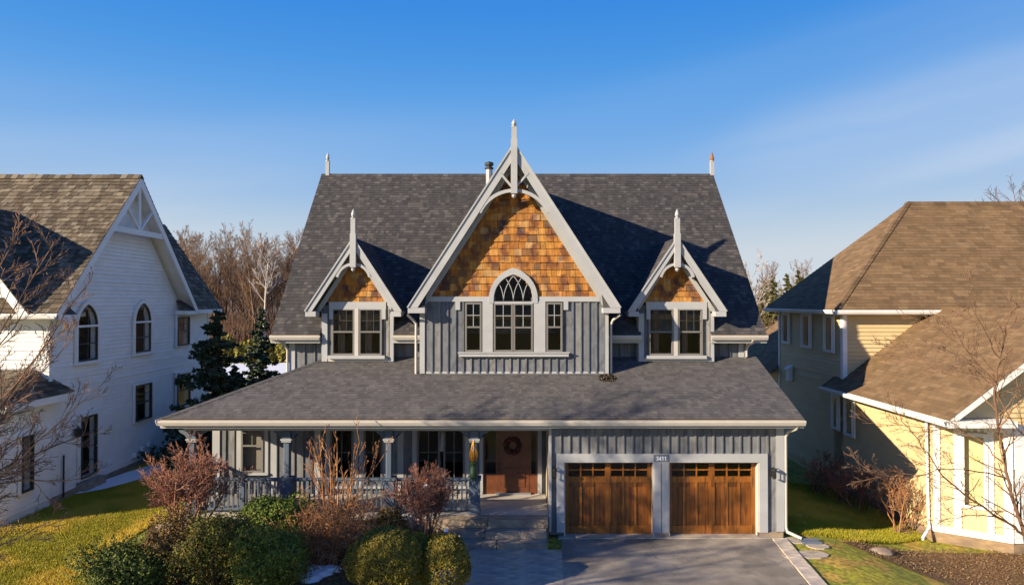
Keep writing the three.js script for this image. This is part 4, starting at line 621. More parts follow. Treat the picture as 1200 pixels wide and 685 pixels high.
// ---------------------------------------------------------------- yellow house on the right
const yh = thing('yellow_house', 'yellow clapboard house with brown hipped roof and white trim', 'house', V(0, 0, 0));
{
  const xw = 12.1, zf = Z(25.27), zb = Z(31.3), ye = 6.08, ov = 0.45, xe = xw - ov, zfe = zf + ov, zbe = zb - ov, zr = (zfe + zbe) / 2, yr = 10.42, xr = 16.25, a = (z) => -z;
  const sd = { e: 0.145, w: [40, 40], t: 0.036 }, left = { ax: V(0, 0, -1), up: V(0, 1, 0), n: V(-1, 0, 0) }, front = { ax: V(1, 0, 0), up: V(0, 1, 0), n: V(0, 0, 1) };
  const Zx = (u) => CAM_Z - xw * FOC / (u - 600), wins = [[918, 926.5, 4.56, 5.81], [940.5, 951.5, 4.51, 5.81], [967, 978.5, 4.48, 5.8], [976, 984, 1.65, 2.86], [990.5, 1002, 1.6, 2.86]];
  const holes = (k) => wins.map(([p, q, b0, b1]) => { const c = a((Zx(p) + Zx(q)) / 2), w = Math.abs(Zx(p) - Zx(q)) * 0.43 + k; return rectHole(c - w, c + w, b0 - k, b1 + k); }), P = (al, up) => V(xw + 0.03, up, -al), inn = V(0.15, 0, 0);
  part('wall', stripWall(new G(), [[a(zf), -0.6], [a(zb), -0.6], [a(zb), ye + 0.1], [a(zf), ye + 0.1]], holes(-0.01), P, inn).box(xw + 0.18, 27, 2.6, ye + 0.1, zf - 0.15, zf).box(xw + 0.18, 27, -0.6, ye + 0.1, zb, zb + 0.15), M.yellow, yh);
  part('room_wall', new G().box(15.6, 15.7, -0.3, ye, zb + 0.15, zf - 0.15).box(xw + 0.18, 15.6, 3.2, ye, Z(28.4), Z(28.3)), M.room, yh); part('room_floor', new G().box(xw + 0.18, 15.7, -0.4, -0.3, zb + 0.15, zf - 0.15).box(xw + 0.18, 15.7, 3.0, 3.2, zb + 0.15, zf - 0.15), M.floorWood, yh);
  bulk('siding', courses({ g: new G(), o: V(xw + 0.03, 0, 0), ...left, poly: [[a(zf), -0.2], [a(zb), -0.2], [a(zb), ye - 0.1], [a(zf), ye - 0.1]], holes: holes(0.04), ...sd }), M.yellow, yh);
  bulk('siding', courses({ g: new G(), o: V(0, 0, zf), ...front, poly: [[xw, 2.8], [21, 2.8], [21, ye - 0.1], [xw, ye - 0.1]], ...sd }), M.yellow, yh);
  part('corner_board', new G().box(xw - 0.035, xw + 0.13, 3.1, ye - 0.1, zf - 0.13, zf + 0.06), M.white, yh); part('corner_board', new G().box(xw - 0.035, xw + 0.13, -0.3, ye - 0.1, zb - 0.02, zb + 0.12), M.white, yh);
  const rf = sub('roof', yh), mx = (yr - ye) / (xr - xe), mz = (yr - ye) / (zfe - zr), op = { e: 0.15, w: [0.2, 0.5], t: 0.012, tone: asphBrown };
  part('soffit', new G().box(xe + 0.02, 27, ye - 0.2, ye - 0.03, zbe + 0.02, zfe - 0.02), M.white, rf);
  part('sheathing', new G().extrude([V(xe, ye - 0.02, zfe), V(27, ye - 0.02, zfe), V(27, yr - 0.02, zr), V(xr, yr - 0.02, zr)], V(0, -0.05, 0)).extrude([V(xe, ye - 0.02, zfe), V(xe, ye - 0.02, zbe), V(xr, yr - 0.02, zr), V(xr + 0.01, yr - 0.02, zr)], V(0, -0.05, 0)).extrude([V(xe, ye - 0.02, zbe), V(27, ye - 0.02, zbe), V(27, yr - 0.02, zr), V(xr, yr - 0.02, zr)], V(0, -0.05, 0)), M.sheathing, rf);
  roofPlane(rf, V(0, ye, zfe), V(1, 0, 0), V(0, 0, -1), mz, [[xe, 0], [25, 0], [25, zfe - zr], [xr, zfe - zr]], { ...op, seed: 21 });
  roofPlane(rf, V(xe, ye, 0), V(0, 0, -1), V(1, 0, 0), mx, [[a(zfe), 0], [a(zbe), 0], [a(zr), xr - xe]], { ...op, seed: 22 });
  const R = rng(35), hc = new G(), A = V(xe, ye + 0.01, zfe), B = V(xr, yr + 0.01, zr); for (let i = 0; i < 30; i++) { hc.col = asphBrown(R).map((c) => c * 0.9); const p = A.clone().lerp(B, i / 30), q = A.clone().lerp(B, (i + 1.08) / 30); hc.poly([p.clone().add(V(0, 0.04, 0.03)), p.clone().add(V(0.15, 0.022, 0.03)), q.clone().add(V(0.15, 0.012, 0.02)), q.clone().add(V(0, 0.03, 0.02))], V(0, 1, 1)).poly([p.clone().add(V(0, 0.04, 0.03)), p.clone().add(V(-0.03, 0.02, -0.15)), q.clone().add(V(-0.03, 0.01, -0.15)), q.clone().add(V(0, 0.03, 0.02))], V(-1, 1, 0)); } 
  for (let x = xr; x < 25; x += 0.25) { hc.col = asphBrown(R).map((c) => c * 0.8); hc.prismX([[zr + 0.14, yr - 0.14], [zr, yr + 0.04], [zr - 0.14, yr - 0.14]], x, x + 0.245); } bulk('ridge_cap', hc, M.roofMain, rf);
  gutter(rf, V(27, ye - 0.03, zfe), V(xe, ye - 0.03, zfe), M.white, 0.13); gutter(rf, V(xe, ye - 0.03, zfe), V(xe, ye - 0.03, zbe), M.white, 0.13);
  // front wing
  const wg = sub('front_wing', yh), we = 11.64, wr = 15.5, y0 = 3.2, m = 0.765, y1 = y0 + (wr - we) * m, zw = Z(18.9), zw0 = Z(19.95), zq = Z(18.45), zk = Z(26);
  const archC = archHole(14.85, 0.58, 1.08, 1.67, 2.7, -0.01), archS = archHole(14.85, 0.58, 1.08, 1.67, 2.7, 0.05);
  part('wall', stripWall(stripWall(new G(), [[a(zw0), -0.6], [a(zk), -0.6], [a(zk), y0 - 0.05], [a(zw0), y0 - 0.05]], holes(-0.01), P, inn), [[13.67, -0.6], [19.3, -0.6], [19.3, y0 - 0.05], [13.67, y0 - 0.05]], [archC], (x, b) => V(x, b, zw - 0.03), V(0, 0, -0.12)).box(19.15, 19.3, -0.6, y0 - 0.05, zk, zw - 0.15), M.yellow, wg);
  part('room_wall', new G().box(xw + 0.18, 19.15, -0.3, y0, Z(23.4), Z(23.3)), M.room, wg); part('room_floor', new G().box(xw + 0.18, 19.15, -0.4, -0.3, zk, zw0 - 0.2), M.floorWood, wg); part('room_ceiling', new G().box(xw + 0.18, 19.15, y0 - 0.15, y0 - 0.06, zk, zw0 - 0.05), M.room, wg);
  part('gable_wall', stripWall(new G(), [[xw + 0.1, y0 - 0.05], [18.9, y0 - 0.05], [wr, y1 - 0.25]], [archC], (x, b) => V(x, b, zw - 0.06), V(0, 0, -0.15)), M.yellow, wg);
  bulk('siding', courses({ g: new G(), o: V(0, 0, zw - 0.06), ...front, poly: [[xw + 0.2, y0], [18.8, y0], [wr, y1 - 0.3]], holes: [archS], ...sd }), M.yellow, wg);
  bulk('siding', courses({ g: new G(), o: V(xw + 0.03, 0, 0), ...left, poly: [[a(zw0), -0.2], [a(zk), -0.2], [a(zk), y0 - 0.15], [a(zw0), y0 - 0.15]], holes: holes(0.04), ...sd }), M.yellow, wg);
  const dv = V(13.67 - xw - 0.03, 0, zw - zw0), dl = dv.length(); dv.normalize(); const dn = V(-dv.z, 0, dv.x); if (dn.z < 0) dn.negate();
  bulk('siding', courses({ g: new G(), o: V(xw + 0.03, 0, zw0), ax: dv, up: V(0, 1, 0), n: dn, poly: [[0, -0.1], [dl, -0.1], [dl, y0 - 0.2], [0, y0 - 0.2]], holes: [rectHole(0.7, 1.26, 0.62, 2.67)], ...sd }), M.yellow, wg);
  bulk('siding', courses({ g: new G(), o: V(0, 0, zw - 0.03), ...front, poly: [[13.67, -0.1], [19.3, -0.1], [19.3, y0 - 0.1], [13.67, y0 - 0.1]], holes: [archS], ...sd }), M.yellow, wg);
  part('foundation', new G().prismY([[xw - 0.02, zk], [xw - 0.02, zw0 + 0.01], [13.67, zw + 0.01], [19.3, zw + 0.01], [19.3, zk]], -0.9, -0.2), mat(0.5, 0.38, 0.24, { map: 'stone' }), wg);
  const ch = sub('corner_bay', yh, xw + 0.03, 0, zw0); ch.rotation.y = Math.atan2(dn.x, dn.z);
  part('core', holed(new G(), 0.02, dl, -0.6, y0 - 0.05, -0.13, -0.005, [[0.72, 1.24, 0.64, 2.65]]), M.yellow, ch);
  for (const [p, q] of [[0, 0.17], [0.5, 0.68], [1.28, 1.44], [dl - 0.21, dl]]) part('pilaster', new G().box(p, q, -0.06, y0 - 0.2, 0, 0.06), M.white, ch);
  part('skirt_board', new G().box(-0.03, dl, -0.2, -0.03, 0, 0.08), M.white, ch); part('head_board', new G().box(-0.02, dl, y0 - 0.42, y0 - 0.2, 0, 0.055), M.white, ch);
  for (let i = 0; i < 9; i++) part('dentil', new G().box(0.1 + i * 0.16, 0.17 + i * 0.16, y0 - 0.44, y0 - 0.24, 0.055, 0.14), M.white, ch);
  part('blind', new G().box(0.74, 1.22, 0.66, 2.63, -0.11, -0.09), mat(0.62, 0.52, 0.26), ch);
  windowUnit(ch, 0.98, 0.62, 0.042, 0, 0.56, 2.05, { split: 0, casing: 0.04, casingMat: M.white, frame: M.white, glass: M.glass });
  part('blind', new G().box(14.35, 15.35, 0.62, 2.2, zw - 0.2, zw - 0.18), mat(0.62, 0.52, 0.26), yh);
  archedWindow(yh, 14.85, 0.58, zw + 0.02, 0, 1.08, 1.67, 2.7, M.white);
  part('pilaster', new G().box(13.69, 14.1, -0.06, y0 - 0.2, zw - 0.03, zw + 0.05), M.white, wg); part('skirt_board', new G().box(13.67, 19.3, -0.2, -0.03, zw - 0.03, zw + 0.05), M.white, wg);
  const wf = sub('wing_roof', yh);
  part('soffit', new G().prism([[we, y0 - 0.02], [wr, y1 - 0.02], [wr, y1 - 0.16], [we, y0 - 0.12]], zq - 0.04, zk).prism([[2 * wr - we, y0 - 0.02], [wr, y1 - 0.02], [wr, y1 - 0.16], [2 * wr - we, y0 - 0.12]], zq - 0.04, zk), M.white, wf);
  roofPlane(wf, V(we, y0, zq + 0.01), V(0, 0, -1), V(1, 0, 0), m, [[0, 0], [zq - zk, 0], [zq - zk, wr - we], [0, wr - we]], { ...op, seed: 23 });
  roofPlane(wf, V(2 * wr - we, y0, zq + 0.01), V(0, 0, -1), V(-1, 0, 0), m, [[0, 0], [zq - zk, 0], [zq - zk, wr - we], [0, wr - we]], { ...op, seed: 24 });
  for (const s of [-1, 1]) part('bargeboard', new G().prism([[wr, y1], [wr + s * (wr - we), y0 - 0.01], [wr + s * (wr - we - 0.25), y0 - 0.01], [wr, y1 - 0.26]], zq - 0.04, zq), M.white, wf);
  part('eave_return', new G().box(we, 13.5, y0 - 0.2, y0 - 0.02, zw0 - 0.4, zq - 0.02), M.white, wf); gutter(wf, V(we, y0 - 0.03, zq), V(we, y0 - 0.03, zk), M.white, 0.13);
  // openings on the side
  const o = { casing: 0.09, casingMat: M.white, frame: M.white, split: 0, cols: 1, rows: 1 };
  for (const [ua, ub, p, q] of wins) windowUnit(yh, xw - 0.014, p, (Zx(ua) + Zx(ub)) / 2, -Math.PI / 2, Math.abs(Zx(ua) - Zx(ub)) * 0.86, q - p, o);
  part('vent_hood', new G().box(xw - 0.16, xw, 2.95, 3.45, Zx(927) - 0.16, Zx(927) + 0.16).prism([[xw - 0.26, 3.45], [xw, 3.45], [xw, 3.61]], Zx(927) - 0.2, Zx(927) + 0.2), M.white, yh);
  part('downspout', new G().tube([V(xw - 0.1, 3.0, zw0 - 0.1), V(xw - 0.05, 0.05, zw0 - 0.1), V(xw - 0.12, -0.1, zw0 + 0.05), V(xw - 0.5, -0.33, zw0 + 0.35)], 0.045, 6), M.white, yh);
  // low rear wing
  const rw = sub('rear_wing', yh), zc = Z(31.5); part('wall', new G().box(12.3, 20, -0.6, 3.25, Z(36.7), zb), M.yellow, rw);
  part('sheathing', new G().extrude([V(11.75, 3.2, zb + 0.02), V(11.75, 3.2, Z(37)), V(14.5, 5.5, Z(37)), V(14.5, 5.5, zb + 0.02)], V(0, -0.12, 0)), M.sheathing, rw);
  roofPlane(rw, V(11.75, 3.22, zb), V(0, 0, -1), V(1, 0, 0), 2.3 / 2.75, [[0, 0], [5.7, 0], [5.7, 2.75], [0, 2.75]], { ...op, seed: 25 });
}

// ---------------------------------------------------------------- plants
const rv = (R) => V(R() - 0.5, R() - 0.5, R() - 0.5).multiplyScalar(2);
function grow(T, p, dir, len, r, lvl, o, R) {                             // one branch and its children
  const n = o.seg?.[lvl] ?? (lvl < 2 ? 4 : 3), pts = [p.clone()], rad = [r]; let d = dir.clone().normalize();
  const end = Math.max(o.rmin ?? 0.003, r * (o.taper ?? 0.35));
  for (let i = 1; i <= n; i++) { d.addScaledVector(rv(R), o.wander ?? 0.18); d.y += o.up?.[Math.min(lvl, o.up.length - 1)] ?? 0.05; d.normalize(); pts.push(pts[i - 1].clone().addScaledVector(d, len / n)); rad.push(mix(r, end, i / n)); }
  const g = T[Math.min(lvl, T.length - 1)]; if (o.tones) g.col = o.tones(R, lvl); g.tube(pts, rad, lvl === 0 ? 7 : lvl === 1 ? 5 : 3);
  if (lvl < o.n.length) { const k = Math.round(o.n[lvl] * (0.8 + 0.4 * R())); branchOff(T, pts, rad, len, lvl, o, R, k); }
}
function branchOff(T, pts, rad, len, lvl, o, R, k) {
  const n = pts.length - 1;
  for (let i = 0; i < k; i++) {
    const t0 = o.from?.[Math.min(lvl, o.from.length - 1)] ?? 0.25, t = clamp(t0 + (1 - t0) * (i + R()) / k, 0, 0.99), s = t * n, j = Math.floor(s), f = s - j, q = pts[j].clone().lerp(pts[j + 1], f), rr = mix(rad[j], rad[j + 1], f);
    const d = V().subVectors(pts[j + 1], pts[j]).normalize(), side = rv(R).cross(d).normalize(), an = (o.ang?.[Math.min(lvl, o.ang.length - 1)] ?? 0.7) * (0.7 + 0.6 * R());
    const nd = d.clone().multiplyScalar(Math.cos(an)).addScaledVector(side, Math.sin(an));
    grow(T, q, nd, len * (o.lr?.[Math.min(lvl, o.lr.length - 1)] ?? 0.5) * (1.15 - 0.6 * t) * (0.75 + 0.5 * R()), Math.max(o.rmin ?? 0.003, rr * (o.rr ?? 0.55)), lvl + 1, o, R);
  }
}
const barkTone = (list, v = 0.2) => { const f = toneFrom(list, v); return (R) => f(R); };
const M2 = { bark: mat(1, 1, 1, { vc: true, rough: 0.95 }), leaf: mat(1, 1, 1, { vc: true, rough: 0.75 }) };
function bareTree(name, label, base, h, o, seed, group) {
  const t = thing(name, label, o.category ?? 'tree', base, group), T = [new G(), new G()], R = rng(seed);
  for (let i = 0; i < (o.stems ?? 1); i++) grow(T, V((R() - 0.5) * (o.spread ?? 0), 0, (R() - 0.5) * (o.spread ?? 0)), V((R() - 0.5) * (o.lean ?? 0.1), 1, (R() - 0.5) * (o.lean ?? 0.1)), h * (o.stems ? 0.75 + 0.35 * R() : 1), o.r, 0, o, R);
  part(o.stems ? 'stem' : 'trunk', T[0], M2.bark, t); bulk('crown', T[1], M2.bark, t);
  return t;
}
function leafy(R, g, count, pos, size, tone) { for (let i = 0; i < count; i++) { const [p, n] = pos(R); g.col = tone(R); const a = rv(R).addScaledVector(n, 0.9).normalize(), b = rv(R).cross(a).normalize(), s = size * (0.45 + 1.1 * R()), c = V().crossVectors(a, b); g.poly([p.clone().addScaledVector(b, -s * 0.5), p.clone().addScaledVector(c, s * 0.28), p.clone().addScaledVector(b, s * 0.55), p.clone().addScaledVector(c, -s * 0.28)], n); } return g; }
function evergreen(name, label, base, rx, h, rz, o, seed, group) {         // clipped or loose evergreen shrub of many small sprays
  const t = thing(name, label, 'shrub', base, group), R = rng(seed), g = new G(), st = new G();
  const lumps = []; for (let i = 0; i < (o.lumps ?? 0); i++) { const a = R() * 6.283, q = Math.sqrt(R()) * 0.62; lumps.push([V(Math.cos(a) * rx * q, h * (0.12 + 0.5 * R()), Math.sin(a) * rz * q), (0.4 + 0.22 * R())]); }
  const shell = (R) => {
    const dir = rv(R).normalize(); if (dir.y < -0.35) dir.y *= -1;
    const no = 1 + (o.rough ?? 0.1) * (fbm(dir.x * 3 + 20, dir.y * 3 + dir.z * 2 + 20, 512, 3, seed) - 0.5) * 2, k = no * (1 - (o.depth ?? 0.16) * R() ** 2);
    if (!lumps.length) return [V(dir.x * rx * k, h * 0.46 + dir.y * h * 0.54 * k, dir.z * rz * k), dir];
    const [c, s] = lumps[R() * lumps.length | 0]; return [V(c.x + dir.x * rx * s * k, Math.max(0.03, c.y + dir.y * h * s * k), c.z + dir.z * rz * s * k), dir];
  };
  leafy(R, g, o.count, shell, o.size, o.tone);
  if (o.sprays) for (let i = 0; i < o.sprays; i++) { const [p, d] = shell(R), q = V(d.x, d.y * 0.4 + 0.35, d.z).addScaledVector(rv(R), 0.35).normalize(), L = o.sprayLen * (0.6 + 0.8 * R()); const b = p.clone().addScaledVector(q, -L * 0.4); leafy(R, g, 16, (R) => { const k = R(); return [b.clone().addScaledVector(q, L * k).addScaledVector(rv(R), 0.035 * (1.2 - k)), q]; }, o.size * 0.9, o.tone); }
  bulk('foliage', g, M2.leaf, t);
  for (let i = 0; i < 7; i++) { st.col = [0.09, 0.06, 0.04]; const a = R() * 6.28; st.tube([V(0.1 * Math.cos(a), -0.05, 0.1 * Math.sin(a)), V(rx * 0.35 * Math.cos(a), h * 0.35, rz * 0.35 * Math.sin(a)), V(rx * 0.55 * Math.cos(a), h * 0.62, rz * 0.55 * Math.sin(a))], [0.03, 0.02, 0.008], 5); }
  part('stem', st, M2.bark, t);
  return t;
}
const onGround = (u, d, v) => { const x = X(u, d), z = Z(d); return V(x, ground(x, z), z); };
const boxTone = toneFrom([[0.18, 0.16, 0.01], [0.24, 0.195, 0.012], [0.13, 0.12, 0.01], [0.28, 0.21, 0.016], [0.19, 0.12, 0.012]], 0.2), yewTone = toneFrom([[0.13, 0.16, 0.012], [0.18, 0.2, 0.014], [0.09, 0.105, 0.01], [0.23, 0.21, 0.016]], 0.25), brightTone = toneFrom([[0.12, 0.18, 0.012], [0.16, 0.21, 0.014], [0.08, 0.12, 0.012]], 0.2), bronzeTone = toneFrom([[0.19, 0.14, 0.02], [0.25, 0.165, 0.035], [0.14, 0.125, 0.02], [0.22, 0.1, 0.03]], 0.2), juniperTone = toneFrom([[0.07, 0.1, 0.012], [0.1, 0.135, 0.014], [0.14, 0.165, 0.012]], 0.25);
evergreen('boxwood', 'large clipped golden green boxwood dome beside the front walk', onGround(453, 15.0), 0.85, 1.38, 0.8, { count: 38000, size: 0.042, rough: 0.13, depth: 0.12, tone: boxTone, sprays: 400, sprayLen: 0.1 }, 101, 'clipped boxwood domes');
evergreen('boxwood', 'smaller clipped boxwood ball between the larger dome and the front walk', onGround(521, 15.1), 0.58, 1.3, 0.58, { count: 25000, size: 0.042, rough: 0.13, depth: 0.12, tone: boxTone, sprays: 250, sprayLen: 0.1 }, 102, 'clipped boxwood domes');
evergreen('yew_shrub', 'broad dark green yew mound beside a snow patch', onGround(318, 15.0), 0.82, 1.28, 0.8, { count: 30000, size: 0.046, lumps: 11, rough: 0.4, tone: yewTone, sprays: 800, sprayLen: 0.3 }, 103);
evergreen('yew_shrub', 'olive green loose yew between the brown twiggy bush and the dark yew mound', onGround(254, 15.1), 0.85, 1.36, 0.75, { count: 26000, size: 0.046, lumps: 10, rough: 0.25, tone: (R) => R() < 0.45 ? bronzeTone(R) : yewTone(R), sprays: 900, sprayLen: 0.32 }, 104);
evergreen('yew_shrub', 'bright green yew in front of the left porch railing', onGround(322, 17.2), 0.95, 1.0, 0.55, { count: 15000, size: 0.055, lumps: 10, rough: 0.25, tone: brightTone, sprays: 420, sprayLen: 0.24 }, 105);
evergreen('juniper', 'feathery dark juniper spreading onto the left lawn', onGround(150, 15.0), 0.95, 0.78, 0.85, { count: 5000, size: 0.055, lumps: 12, rough: 0.5, tone: juniperTone, sprays: 1500, sprayLen: 0.5 }, 106);
evergreen('bronze_shrub', 'bronze green shrub in front of the porch beside the brown rose canes', onGround(447, 17.2), 0.62, 0.98, 0.5, { count: 9000, size: 0.05, lumps: 7, rough: 0.3, tone: bronzeTone, sprays: 300, sprayLen: 0.22 }, 107);
evergreen('low_yew', 'low bright green yew under the small bare shrub by the steps', onGround(500, 17.0), 0.62, 0.62, 0.45, { count: 8000, size: 0.05, lumps: 6, rough: 0.3, tone: brightTone, sprays: 160, sprayLen: 0.2 }, 108);
evergreen('rust_shrub', 'rust brown leafy bush at the edge of the left lawn', onGround(204, 15.5), 0.65, 1.42, 0.6, { count: 9000, size: 0.045, lumps: 9, rough: 0.3, tone: toneFrom([[0.24, 0.12, 0.035], [0.3, 0.17, 0.05], [0.18, 0.1, 0.03], [0.16, 0.14, 0.03]], 0.2), sprays: 420, sprayLen: 0.28 }, 109);
const lilac = barkTone([[0.27, 0.11, 0.07], [0.35, 0.16, 0.105], [0.19, 0.08, 0.055], [0.4, 0.21, 0.145]]), cane = barkTone([[0.34, 0.14, 0.045], [0.42, 0.2, 0.08], [0.24, 0.1, 0.04], [0.46, 0.26, 0.13]]), grey = barkTone([[0.3, 0.17, 0.11], [0.38, 0.23, 0.15], [0.2, 0.11, 0.075]]);
bareTree('bare_shrub', 'tall bare reddish shrub at the left corner of the porch', onGround(219, 17.5), 2.2, { stems: 18, spread: 0.6, lean: 1.0, r: 0.028, n: [8, 7, 4], lr: [0.42, 0.46, 0.5], ang: [0.6, 0.65, 0.6], up: [0.1, 0.07, 0.06], from: [0.35, 0.25], tones: lilac, wander: 0.22, rmin: 0.006, category: 'shrub' }, 201);
bareTree('bare_shrub', 'rounded bare purplish shrub beside the porch entry', onGround(499, 17.4), 1.85, { stems: 15, spread: 0.3, lean: 1.1, r: 0.018, n: [10, 9, 5], lr: [0.4, 0.46, 0.5], ang: [0.6, 0.65, 0.6], up: [0.12, 0.08, 0.06], from: [0.5, 0.2], tones: lilac, wander: 0.2, rmin: 0.0055, category: 'shrub' }, 202);
bareTree('bare_shrub', 'bare shrub of upright orange brown shoots in front of the porch railing', onGround(396, 17.4), 2.5, { stems: 9, spread: 0.5, lean: 0.95, r: 0.026, n: [5, 3, 2], lr: [0.4, 0.4, 0.4], ang: [0.4, 0.4, 0.5], up: [0.06, 0.16, 0.1], from: [0.3, 0.3], tones: cane, wander: 0.12, rmin: 0.0065, category: 'shrub' }, 203);
bareTree('rose_bush', 'tangled brown rose canes above the snow patch', onGround(393, 16.5), 1.45, { stems: 60, spread: 1.5, lean: 1.6, r: 0.011, n: [6, 4, 2], lr: [0.5, 0.5, 0.5], ang: [0.8, 0.8], up: [-0.05, -0.02], from: [0.15, 0.2], tones: cane, wander: 0.3, rmin: 0.005, category: 'shrub' }, 204);
bareTree('bare_shrub', 'orange twigged bare bush against the yellow house corner', onGround(1052, 20.6), 1.55, { stems: 12, spread: 0.35, lean: 1.2, r: 0.018, n: [6, 4, 3], lr: [0.5, 0.5, 0.5], ang: [0.6, 0.6], up: [0.08, 0.05], from: [0.25, 0.2], tones: cane, wander: 0.24, rmin: 0.005, category: 'shrub' }, 205);
for (const [u, d, s] of [[955, 24.6, 206], [985, 23.6, 207], [1008, 22.8, 208]]) bareTree('side_shrub', 'dark bare bush in the shade along the yellow house side wall', onGround(u, d), 1.3, { stems: 11, spread: 0.6, lean: 1.3, r: 0.018, n: [6, 4, 3], lr: [0.5, 0.5, 0.5], ang: [0.65, 0.6], up: [0.06, 0.04], from: [0.2, 0.2], tones: lilac, wander: 0.26, rmin: 0.006, category: 'shrub' }, s, 'bare bushes along the yellow house side wall');

// trees whose limbs reach into the picture: limbs drawn as curves, twigs grown on them
function limbTree(label, root, limbs, o, seed) {
  const t = thing('bare_tree', label, 'tree', root), T = [new G(), new G()], R = rng(seed);
  limbs.forEach(({ p, r }, i) => {
    const pts = p.map((q) => q.clone().sub(root)), c = new THREE.CatmullRomCurve3(pts).getPoints(p.length * 4), len = c.reduce((s, q, j) => j ? s + q.distanceTo(c[j - 1]) : 0, 0), rad = c.map((_, j) => mix(r[0], r[1], j / (c.length - 1)) * (o.rs ?? 1));
    const w = c.map((q, j) => j && j < c.length - 1 ? q.clone().addScaledVector(rv(R), 0.035) : q), g = T[i < (o.trunks ?? 1) ? 0 : 1]; g.col = o.tones(R); g.tube(w, rad, 7);
    branchOff(T, w, rad, Math.min(len, o.maxLen ?? 2.6), 0, o, R, Math.round(o.n[0] * len / 2));
  });
  part('trunk', T[0], M2.bark, t); bulk('crown', T[1], M2.bark, t); return t;
}
{
  const root = V(-10.6, ground(-10.6, 7.3), 7.3), fork = V(-10.5, 1.7, 7.25), q = (u, v, d) => at(u, v, d), R = rng(301);
  const ends = [[118, 452, 12.4], [100, 335, 12.2], [62, 285, 11.9], [25, 258, 12.6], [112, 505, 13], [95, 560, 13.1], [60, 610, 12.8], [55, 400, 11.4], [85, 395, 13.2], [-30, 240, 11.5], [-120, 230, 11.8], [-220, 300, 11.5], [-260, 420, 12], [15, 330, 13.4], [-60, 300, 13.6], [40, 500, 11.9], [30, 360, 12.0]];
  limbTree('bare tan branched tree on the left lawn before the white house', root, [{ p: [root.clone().setY(root.y - 0.1), V(-10.58, 0.8, 7.28), fork, V(-10.45, 3.4, 7.2), q(-126, 300, 11.6)], r: [0.11, 0.03] }, ...ends.map(([u, v, d], i) => { const e = q(u, v, d), s = fork.clone().add(V(0, (i % 6) * 0.28, 0)), m = s.clone().lerp(e, 0.5).add(V(0, -0.18 + 0.3 * R(), 0)); return { p: [s, s.clone().lerp(m, 0.5).add(V(0, -0.05, 0)), m, e], r: [0.036, 0.007] }; })], { n: [11, 6, 3], lr: [0.36, 0.45, 0.5], ang: [0.6, 0.6, 0.6], up: [0.05, 0.06, 0.05], from: [0.3, 0.25], wander: 0.16, rmin: 0.0042, tones: grey, maxLen: 2.4 }, 302);
}
{
  const q = (u, v, d) => at(u, v, d), root = V(11.0, ground(11.0, 4.3), 4.3), R = rng(303);
  limbTree('bare slender tree in front of the yellow house wing', root, [
    { p: [root, q(1203, 640, 14.5), q(1187, 590, 14.5), q(1172, 520, 14.45), q(1165, 460, 14.4), q(1172, 420, 14.4), q(1190, 350, 14.3)], r: [0.075, 0.014] },
    { p: [q(1198, 625, 14.5), q(1165, 603, 14.3), q(1130, 580, 14.1), q(1095, 545, 14), q(1068, 505, 13.9), q(1040, 470, 13.9)], r: [0.045, 0.008] },
    { p: [q(1165, 603, 14.3), q(1120, 605, 14.2), q(1075, 625, 14.2)], r: [0.02, 0.006] },
    { p: [q(1177, 545, 14.5), q(1140, 510, 14.8), q(1085, 500, 15.2), q(1010, 495, 15.6)], r: [0.026, 0.006] },
    { p: [q(1166, 480, 14.4), q(1135, 450, 14.7), q(1085, 425, 15), q(1030, 400, 15.4)], r: [0.022, 0.005] },
    { p: [q(1168, 450, 14.4), q(1120, 400, 14.5), q(1075, 375, 14.7)], r: [0.02, 0.005] },
    { p: [q(1172, 420, 14.4), q(1150, 380, 14.2), q(1130, 330, 14)], r: [0.018, 0.005] },
    { p: [q(1180, 560, 14.5), q(1120, 548, 14.0), q(1050, 560, 13.6), q(1000, 545, 13.4)], r: [0.024, 0.005] },
    { p: [q(1170, 500, 14.4), q(1215, 440, 14.2), q(1250, 370, 14)], r: [0.03, 0.007] }, { p: [root, q(1235, 560, 14.2), q(1240, 450, 14), q(1225, 380, 13.8)], r: [0.055, 0.01] }, { p: [q(1236, 540, 14.2), q(1190, 500, 13.6), q(1150, 430, 13.2), q(1110, 410, 13)], r: [0.026, 0.006] },
  ], { n: [10, 5, 3], lr: [0.34, 0.42, 0.5], ang: [0.65, 0.65, 0.6], up: [0.05, 0.05], from: [0.2, 0.2], wander: 0.16, rmin: 0.0034, rs: 0.62, tones: barkTone([[0.2, 0.11, 0.06], [0.26, 0.15, 0.085], [0.15, 0.08, 0.05]]), maxLen: 2.2 }, 304);
}
{ // the street tree out of view whose branches shade the drive, the doors and the porch roof
  bareTree('street_tree', 'large bare street tree beyond the left lawn', V(-14, ground(-14, 10.3), 10.3), 10, { r: 0.28, n: [24, 11, 5], lr: [0.42, 0.45, 0.45], ang: [0.85, 0.7, 0.6], up: [0.04, 0.04, 0.03], from: [0.28, 0.2], wander: 0.09, rmin: 0.012, taper: 0.22, rr: 0.6, tones: grey, seg: [7, 5, 3, 2] }, 540);
}
